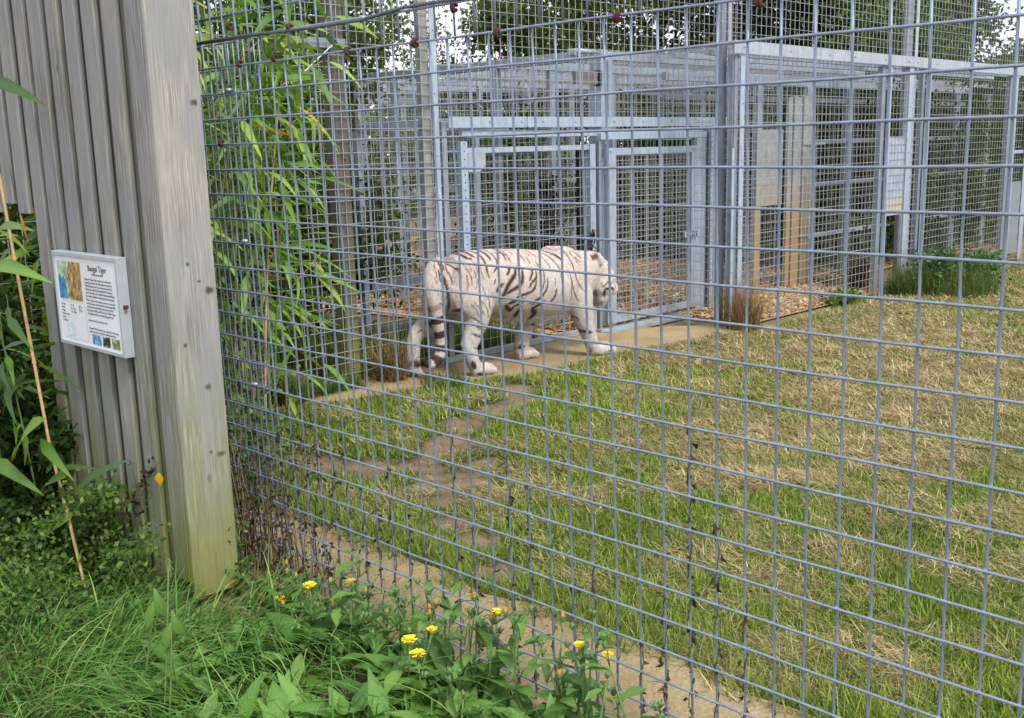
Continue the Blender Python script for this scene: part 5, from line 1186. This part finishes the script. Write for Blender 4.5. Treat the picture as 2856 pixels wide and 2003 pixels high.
# ---- dead bindweed twining up the fence wires
def vine(i, jt, n_leaf, seed, jb=17.3, green=False):
    rg = random.Random(seed); t = thing('dry_vine' if not green else 'green_vine', 'withered dark bindweed stem twining up a wire of the near fence' if not green else 'thin green bindweed shoot twining up a wire of the near fence', 'vine', tuple(fp(i,jb)), 'dead vines on the near fence' if not green else 'green vines on the near fence')
    t['label'] = '%s bindweed %d cm tall on the fence %d cm from the timber wall' % ('green' if green else 'withered dark', round((jb-jt)*RH*100), round((1.55+i*CW)*100))
    n_ = int((jb-jt)*9); pts = []
    for k in range(n_+1):
        j = jb+(jt-jb)*k/n_; c_ = fp(i, j); a = k*.5+rg.gauss(0,.35); r_ = .0042+.002*rg.random(); pts.append(c_+np.array([r_*math.cos(a), r_*math.sin(a), 0]))
    MB().tube(pts, [.0011+.0009*rg.random() for _ in pts], 4).build('stem', m_dead if not green else m_stem, t)
    bt = MB()
    for m in range(0 if green else n_//5):
        q0 = pts[rg.randrange(len(pts))]; q1 = q0+np.array([rg.gauss(0,.012), rg.gauss(0,.018), rg.gauss(0,.02)]); bt.tube([q0, (q0+q1)/2+np.array([0,0,.006]), q1], [.001,.0008,.0005], 4)
    if not green: o = bt.build('side_twigs', m_dead, t); o['kind'] = 'stuff'
    b_ = MB(); pal = ((.085,.055,.042),(.12,.08,.055),(.055,.038,.03)) if not green else ((.07,.15,.03),(.10,.19,.04))
    for k in range(n_leaf):
        p_ = pts[rg.randrange(len(pts))]+np.array([rg.gauss(0,.003), rg.gauss(0,.004), rg.gauss(0,.004)]); L = rg.uniform(.008,.030)
        d = Vector((rg.gauss(0,.6), rg.gauss(0,.6), -1 if not green else rg.gauss(0,.5))).normalized(); s_ = d.cross(Vector((rg.gauss(0,1), rg.gauss(0,1), .2))).normalized(); d = np.array(d); s_ = np.array(s_); nn = np.cross(d, s_)
        b_.add([p_, p_+d*L*.5+s_*L*.24+nn*.006, p_+d*L-nn*.006, p_+d*L*.55-s_*L*.2+nn*.005], [(0,1,2),(0,2,3)], pal[rg.randrange(len(pal))])
    if n_leaf: o = b_.build('shrivelled_leaves' if not green else 'leaves', m_leaf, t); o['kind'] = 'stuff'
for k, (i, jt, nl) in enumerate(((4,7.0,70),(5,9.6,45),(3,12.3,40),(6,11.5,45),(7,14.2,25),(2,14.0,25),(0,12.0,16),(-1,13.0,14),(-3,10.0,26),(-4,9.2,40),(-7,9.0,22),(-6,12,22),(-9,11.5,20),(-10,12.2,26),(-11,10.8,28),(-12,12.5,30),(-13,12,34),(-14,9.6,36),(-15,11.2,40),(-16,10.6,44),(-17,9.8,50),(-18,9.0,60),(-19,8.4,75),(-20,9.2,70),(-21,10.2,50),(11,14.8,22))): vine(i, jt, int(nl*.6), 700+k)
tg = thing('dry_vine_tangle', 'tangle of dry brown vines and dead stalks at the fence foot beside the timber wall', 'vines', (0.0,1.55,0))
bt = MB(); bl = MB(); rg_ = random.Random(31)
for m in range(120):
    y0 = 1.80-abs(rg_.gauss(0,.32)); x0_ = rg_.uniform(-.03,.06); hh = rg_.uniform(.12,.62)*(1 if y0 > 1.3 else .6); pts_ = []
    dxy = (rg_.gauss(0,.05), rg_.gauss(0,.10))
    for k in range(7):
        t_ = k/6; pts_.append(np.array([x0_+dxy[0]*t_+rg_.gauss(0,.006), y0+dxy[1]*t_+rg_.gauss(0,.01), hh*math.sin(1.5*t_)]))
    c_ = rg_.choice(((.30,.20,.11),(.16,.10,.06),(.05,.035,.03),(.38,.29,.17))); bt.tube(pts_, [.0017,.0016,.0015,.0013,.0012,.001,.0007], 4, c_)
    for k in range(4):
        p_ = pts_[rg_.randrange(2,7)]; L = rg_.uniform(.01,.03); d = np.array([rg_.gauss(0,.5), rg_.gauss(0,.5), -.8]); d /= np.linalg.norm(d); s_ = np.cross(d, [rg_.gauss(0,1), rg_.gauss(0,1), .3]); s_ /= np.linalg.norm(s_)+1e-9; nn = np.cross(d, s_)
        bl.add([p_, p_+d*L*.5+s_*L*.25+nn*.006, p_+d*L-nn*.006, p_+d*L*.55-s_*L*.2+nn*.005], [(0,1,2),(0,2,3)], rg_.choice(((.045,.032,.028),(.08,.05,.035),(.12,.075,.045))))
o = bt.build('dry_stems', m_grass, tg); o['kind'] = 'stuff'; o = bl.build('shrivelled_leaves', m_leaf, tg); o['kind'] = 'stuff'
for k, (i, jt, nl) in enumerate(((-2,11.5,12),(1,13.2,9),(-8,12.5,9),(-5,13.2,12))): vine(i, jt, nl, 760+k, green=True)

# ------------------------------------------------------------------ bristly yellow-flowered weeds along the fence
OX = [leaf_mesh('weed_leaf', 1.0, w, c0, c1, dr, .20, pk, 9, wv) for (c0, c1) in (((.13,.285,.038),(.11,.245,.035)),((.075,.185,.026),(.07,.165,.026)),((.19,.35,.07),(.15,.30,.05))) for (w, dr, pk, wv) in ((.34,.9,.62,.035),(.30,.45,.55,.05),(.40,1.3,.58,.03))]
PT = leaf_mesh('petal', 1.0, .30, (.9,.6,.02), (.9,.62,.03), .25, .1, .6, 3)
def flower(parent, p_, r, seed):
    rg = random.Random(seed); p_ = np.array(p_)
    f = MB().tube([p_-np.array([0,0,.012]), p_-np.array([0,0,.004]), p_+np.array([0,0,.003])], [.004,.0075,.0065], 8).build('flower_head', m_flower, parent, smooth=True)
    b_ = MB()
    for ring, (n_, L, el) in enumerate(((15, r, .25), (12, r*.72, .6), (8, r*.45, 1.0))):
        for k in range(n_):
            a = 6.283*k/n_+rg.gauss(0,.06)+ring*.2; e = el+rg.gauss(0,.1); d = np.array([math.cos(a)*math.cos(e), math.sin(a)*math.cos(e), math.sin(e)]); s_ = np.array([-math.sin(a), math.cos(a), 0])*r*.14
            b_.add([p_+d*.002-s_*.5, p_+d*.002+s_*.5, p_+d*L+s_, p_+d*L-s_], [(0,1,2,3)])
    o = b_.build('petals', m_petal, f); return f
def bud(parent, p_, seed, orange=True):
    rg = random.Random(seed); p_ = np.array(p_); b_ = MB()
    b_.tube([p_-np.array([0,0,.014]), p_-np.array([0,0,.008]), p_, p_+np.array([0,0,.004])], [.003,.0075,.006,.003], 7)
    for k in range(8):
        a = .785*k+rg.random(); b_.add([p_+np.array([.006*math.cos(a),.006*math.sin(a),-.010]), p_+np.array([.014*math.cos(a+.15),.014*math.sin(a+.15),.001]), p_+np.array([.013*math.cos(a-.15),.013*math.sin(a-.15),.003])], [(0,1,2)])
    o = b_.build('bud', m_stem, parent, smooth=False)
    if orange: MB().tube([p_+np.array([0,0,.002]), p_+np.array([0,0,.011])], [.0048,.0035], 7).build('bud_tip', m_bud, o)
FL = [(864,1634,-.17,1),(781,1669,-.20,0),(979,1621,-.13,0),(1142,1786,-.24,1),(1164,1825,-.27,1),(1205,1756,-.18,0),(1387,1706,-.10,0),(1617,1799,-.10,0),(1695,1828,-.09,0),(70,1578,-.62,1),(1254,1867,-.28,2),(870,1706,-.19,2),(1372,1723,-.10,2),(1632,1759,-.09,2),(1657,1706,-.08,2),(1292,1933,-.30,2),(1000,1500,-.10,2),(1090,1650,-.12,2),(930,1690,-.16,2),(1200,1640,-.10,2),(1310,1700,-.11,2),(1450,1720,-.10,2),(1330,1660,-.09,2),(820,1700,-.2,2),(1560,1880,-.13,2),(1840,1960,-.10,2),(1040,1760,-.2,2)]+[(640+62*k_, 1560+30*((k_*7) % 5)+5*k_+max(0,(k_-9))*14, -.07-.02*((k_*3) % 4), 2) for k_ in range(18)]
rw = random.Random(9)
for k, (px, py, X_, kd) in enumerate(FL):
    p_ = onX(px, py, X_); bs = np.array([X_-rw.uniform(-.02,.06), p_[1]+rw.gauss(0,.03), 0.0]); hgt = p_[2]
    tall = kd == 1
    t = thing('flowering_weed', {1: 'bristly weed with an open yellow daisy flower in front of the near fence', 0: 'bristly weed topped by a half open yellow flower at the near fence', 2: 'bristly weed with closed spiky buds at the near fence'}[kd] if px != 70 else 'bristly weed with one open yellow flower in the creeper beside the timber screen', 'weed', tuple(bs), {1:'weeds with open yellow flowers',0:'weeds with half open yellow flowers',2:'weeds in bud'}[kd])
    if px == 70: del t['group']
    else: t['label'] = '%s %d cm along the fence from the timber wall' % ({1:'bristly weed with open yellow daisy flower',0:'bristly weed with half open yellow flower',2:'bristly weed with closed spiky buds'}[kd], round((1.55-p_[1])*100))
    mid = bs+(p_-bs)*.5+np.array([rw.gauss(0,.015), rw.gauss(0,.02), 0])
    MB().tube([bs, mid, p_-np.array([0,0,.012])], [.0040,.0032,.0020], 6).build('stem', m_stem, t, smooth=True)
    if kd == 2: bud(t, p_, k, k % 6 == 0)
    else: flower(t, p_, .023 if kd == 1 else .016, k)
    for m in range(2):     # side shoots with buds
        s_ = rw.uniform(.5,.9); q0 = bs+(p_-bs)*s_; q1 = q0+np.array([rw.gauss(0,.03), rw.gauss(0,.05), rw.uniform(.03,.08)])
        MB().tube([q0, (q0+q1)/2+np.array([0,0,.01]), q1-np.array([0,0,.012])], [.0022,.0018,.0014], 5).build('side_shoot', m_stem, t, smooth=True); bud(t, q1, 40+k*3+m, rw.random() < .12)
    for m in range(6 if hgt > .12 else 3):      # stem leaves clasping the stem
        s_ = rw.uniform(.15,.92); q0 = bs+(p_-bs)*s_; a = rw.uniform(0,6.28); d = (math.cos(a), math.sin(a), rw.uniform(.2,1.0))
        put(rw.choice(OX), m_bleaf, t, 'leaf', orient(q0, d, (0,0,1), rw.uniform(-.3,.3), rw.uniform(.07,.14)*(1.15-.5*s_)))
# leafy rosettes
ros = []
for k in range(44):
    if k < 34: g_ = gnd(rw.uniform(680,1720), rw.uniform(1780,2150))
    else: g_ = gnd(rw.uniform(330,900), rw.uniform(1870,2130))
    if g_[0] > -.09: g_[0] = -.09-rw.random()*.08
    if any(math.hypot(g_[0]-a, g_[1]-b_) < .085 for a, b_ in ros): g_[0] -= .06; g_[1] += .03
    ros.append((g_[0], g_[1]))
    t = thing('leafy_weed', 'broad leaved weed rosette with blistered green leaves in front of the near fence', 'weed', (g_[0], g_[1], 0), 'leafy weed rosettes along the fence')
    a0 = rw.random()*6.28; nl = 12
    t['label'] = 'broad leaved weed rosette %d cm from the timber wall, %d cm before the mesh' % (round((1.55-g_[1])*100), round(-g_[0]*100))
    for m in range(nl):
        a = a0+m*2.4+rw.gauss(0,.2); el = rw.uniform(.35,1.25); d = (math.cos(a)*math.cos(el), math.sin(a)*math.cos(el), math.sin(el))
        put(rw.choice(OX), m_bleaf, t, 'leaf', orient((g_[0]+.008*math.cos(a), g_[1]+.008*math.sin(a), rw.uniform(.0,.05)), d, (0,0,1), rw.uniform(-.35,.35), rw.triangular(.07,.22,.12)))
# two pale upright shoots in the grass
for k, (xb_, yb_, xt, yt, nl) in enumerate(((455,2060,470,1560,0),(470,2060,478,1700,3),(400,1930,430,1640,2))):
    p0, p1 = onX(xb_, yb_, -.78), onX(xt, yt, -.76)
    g_ = np.array([p0[0]-.02, p0[1]-.01, 0]); t = thing('seedling', ('tall grass flowering stem with a nodding head in the verge grass','pale green shoot with folded broad leaves in the verge grass','thin reddish shoot with a folded leaf in the verge grass')[k], 'plant', tuple(g_))
    MB().tube([g_, p0*.5+g_*.5, p0, (p0+p1)/2+np.array([.004,0,0]), p1], [.004,.004,.0035,.003,.0015], 6).build('stem', m_stem, t, smooth=True)
    for m in range(nl): put(OX[6+m % 2], m_bleaf, t, 'leaf', orient(p1-np.array([0,0,.03*m]), ((.1,-.3,-.9),(-.3,.2,-.85),(.2,.3,-.7))[m], (-.7,-.7,.2), rw.uniform(-.4,.4), .105))
    if k == 0:
        b_ = MB()
        for m in range(26):
            s_ = m/26; q0 = p1+np.array([-.02,-.045,-.012])*s_*1.6+np.array([0,0,.02*math.sin(3*s_)]); b_.tube([q0, q0+np.array([rw.gauss(0,.006), rw.gauss(0,.006), -.010])], [.0014,.0006], 4)
        b_.build('seed_head', m_stem, t)
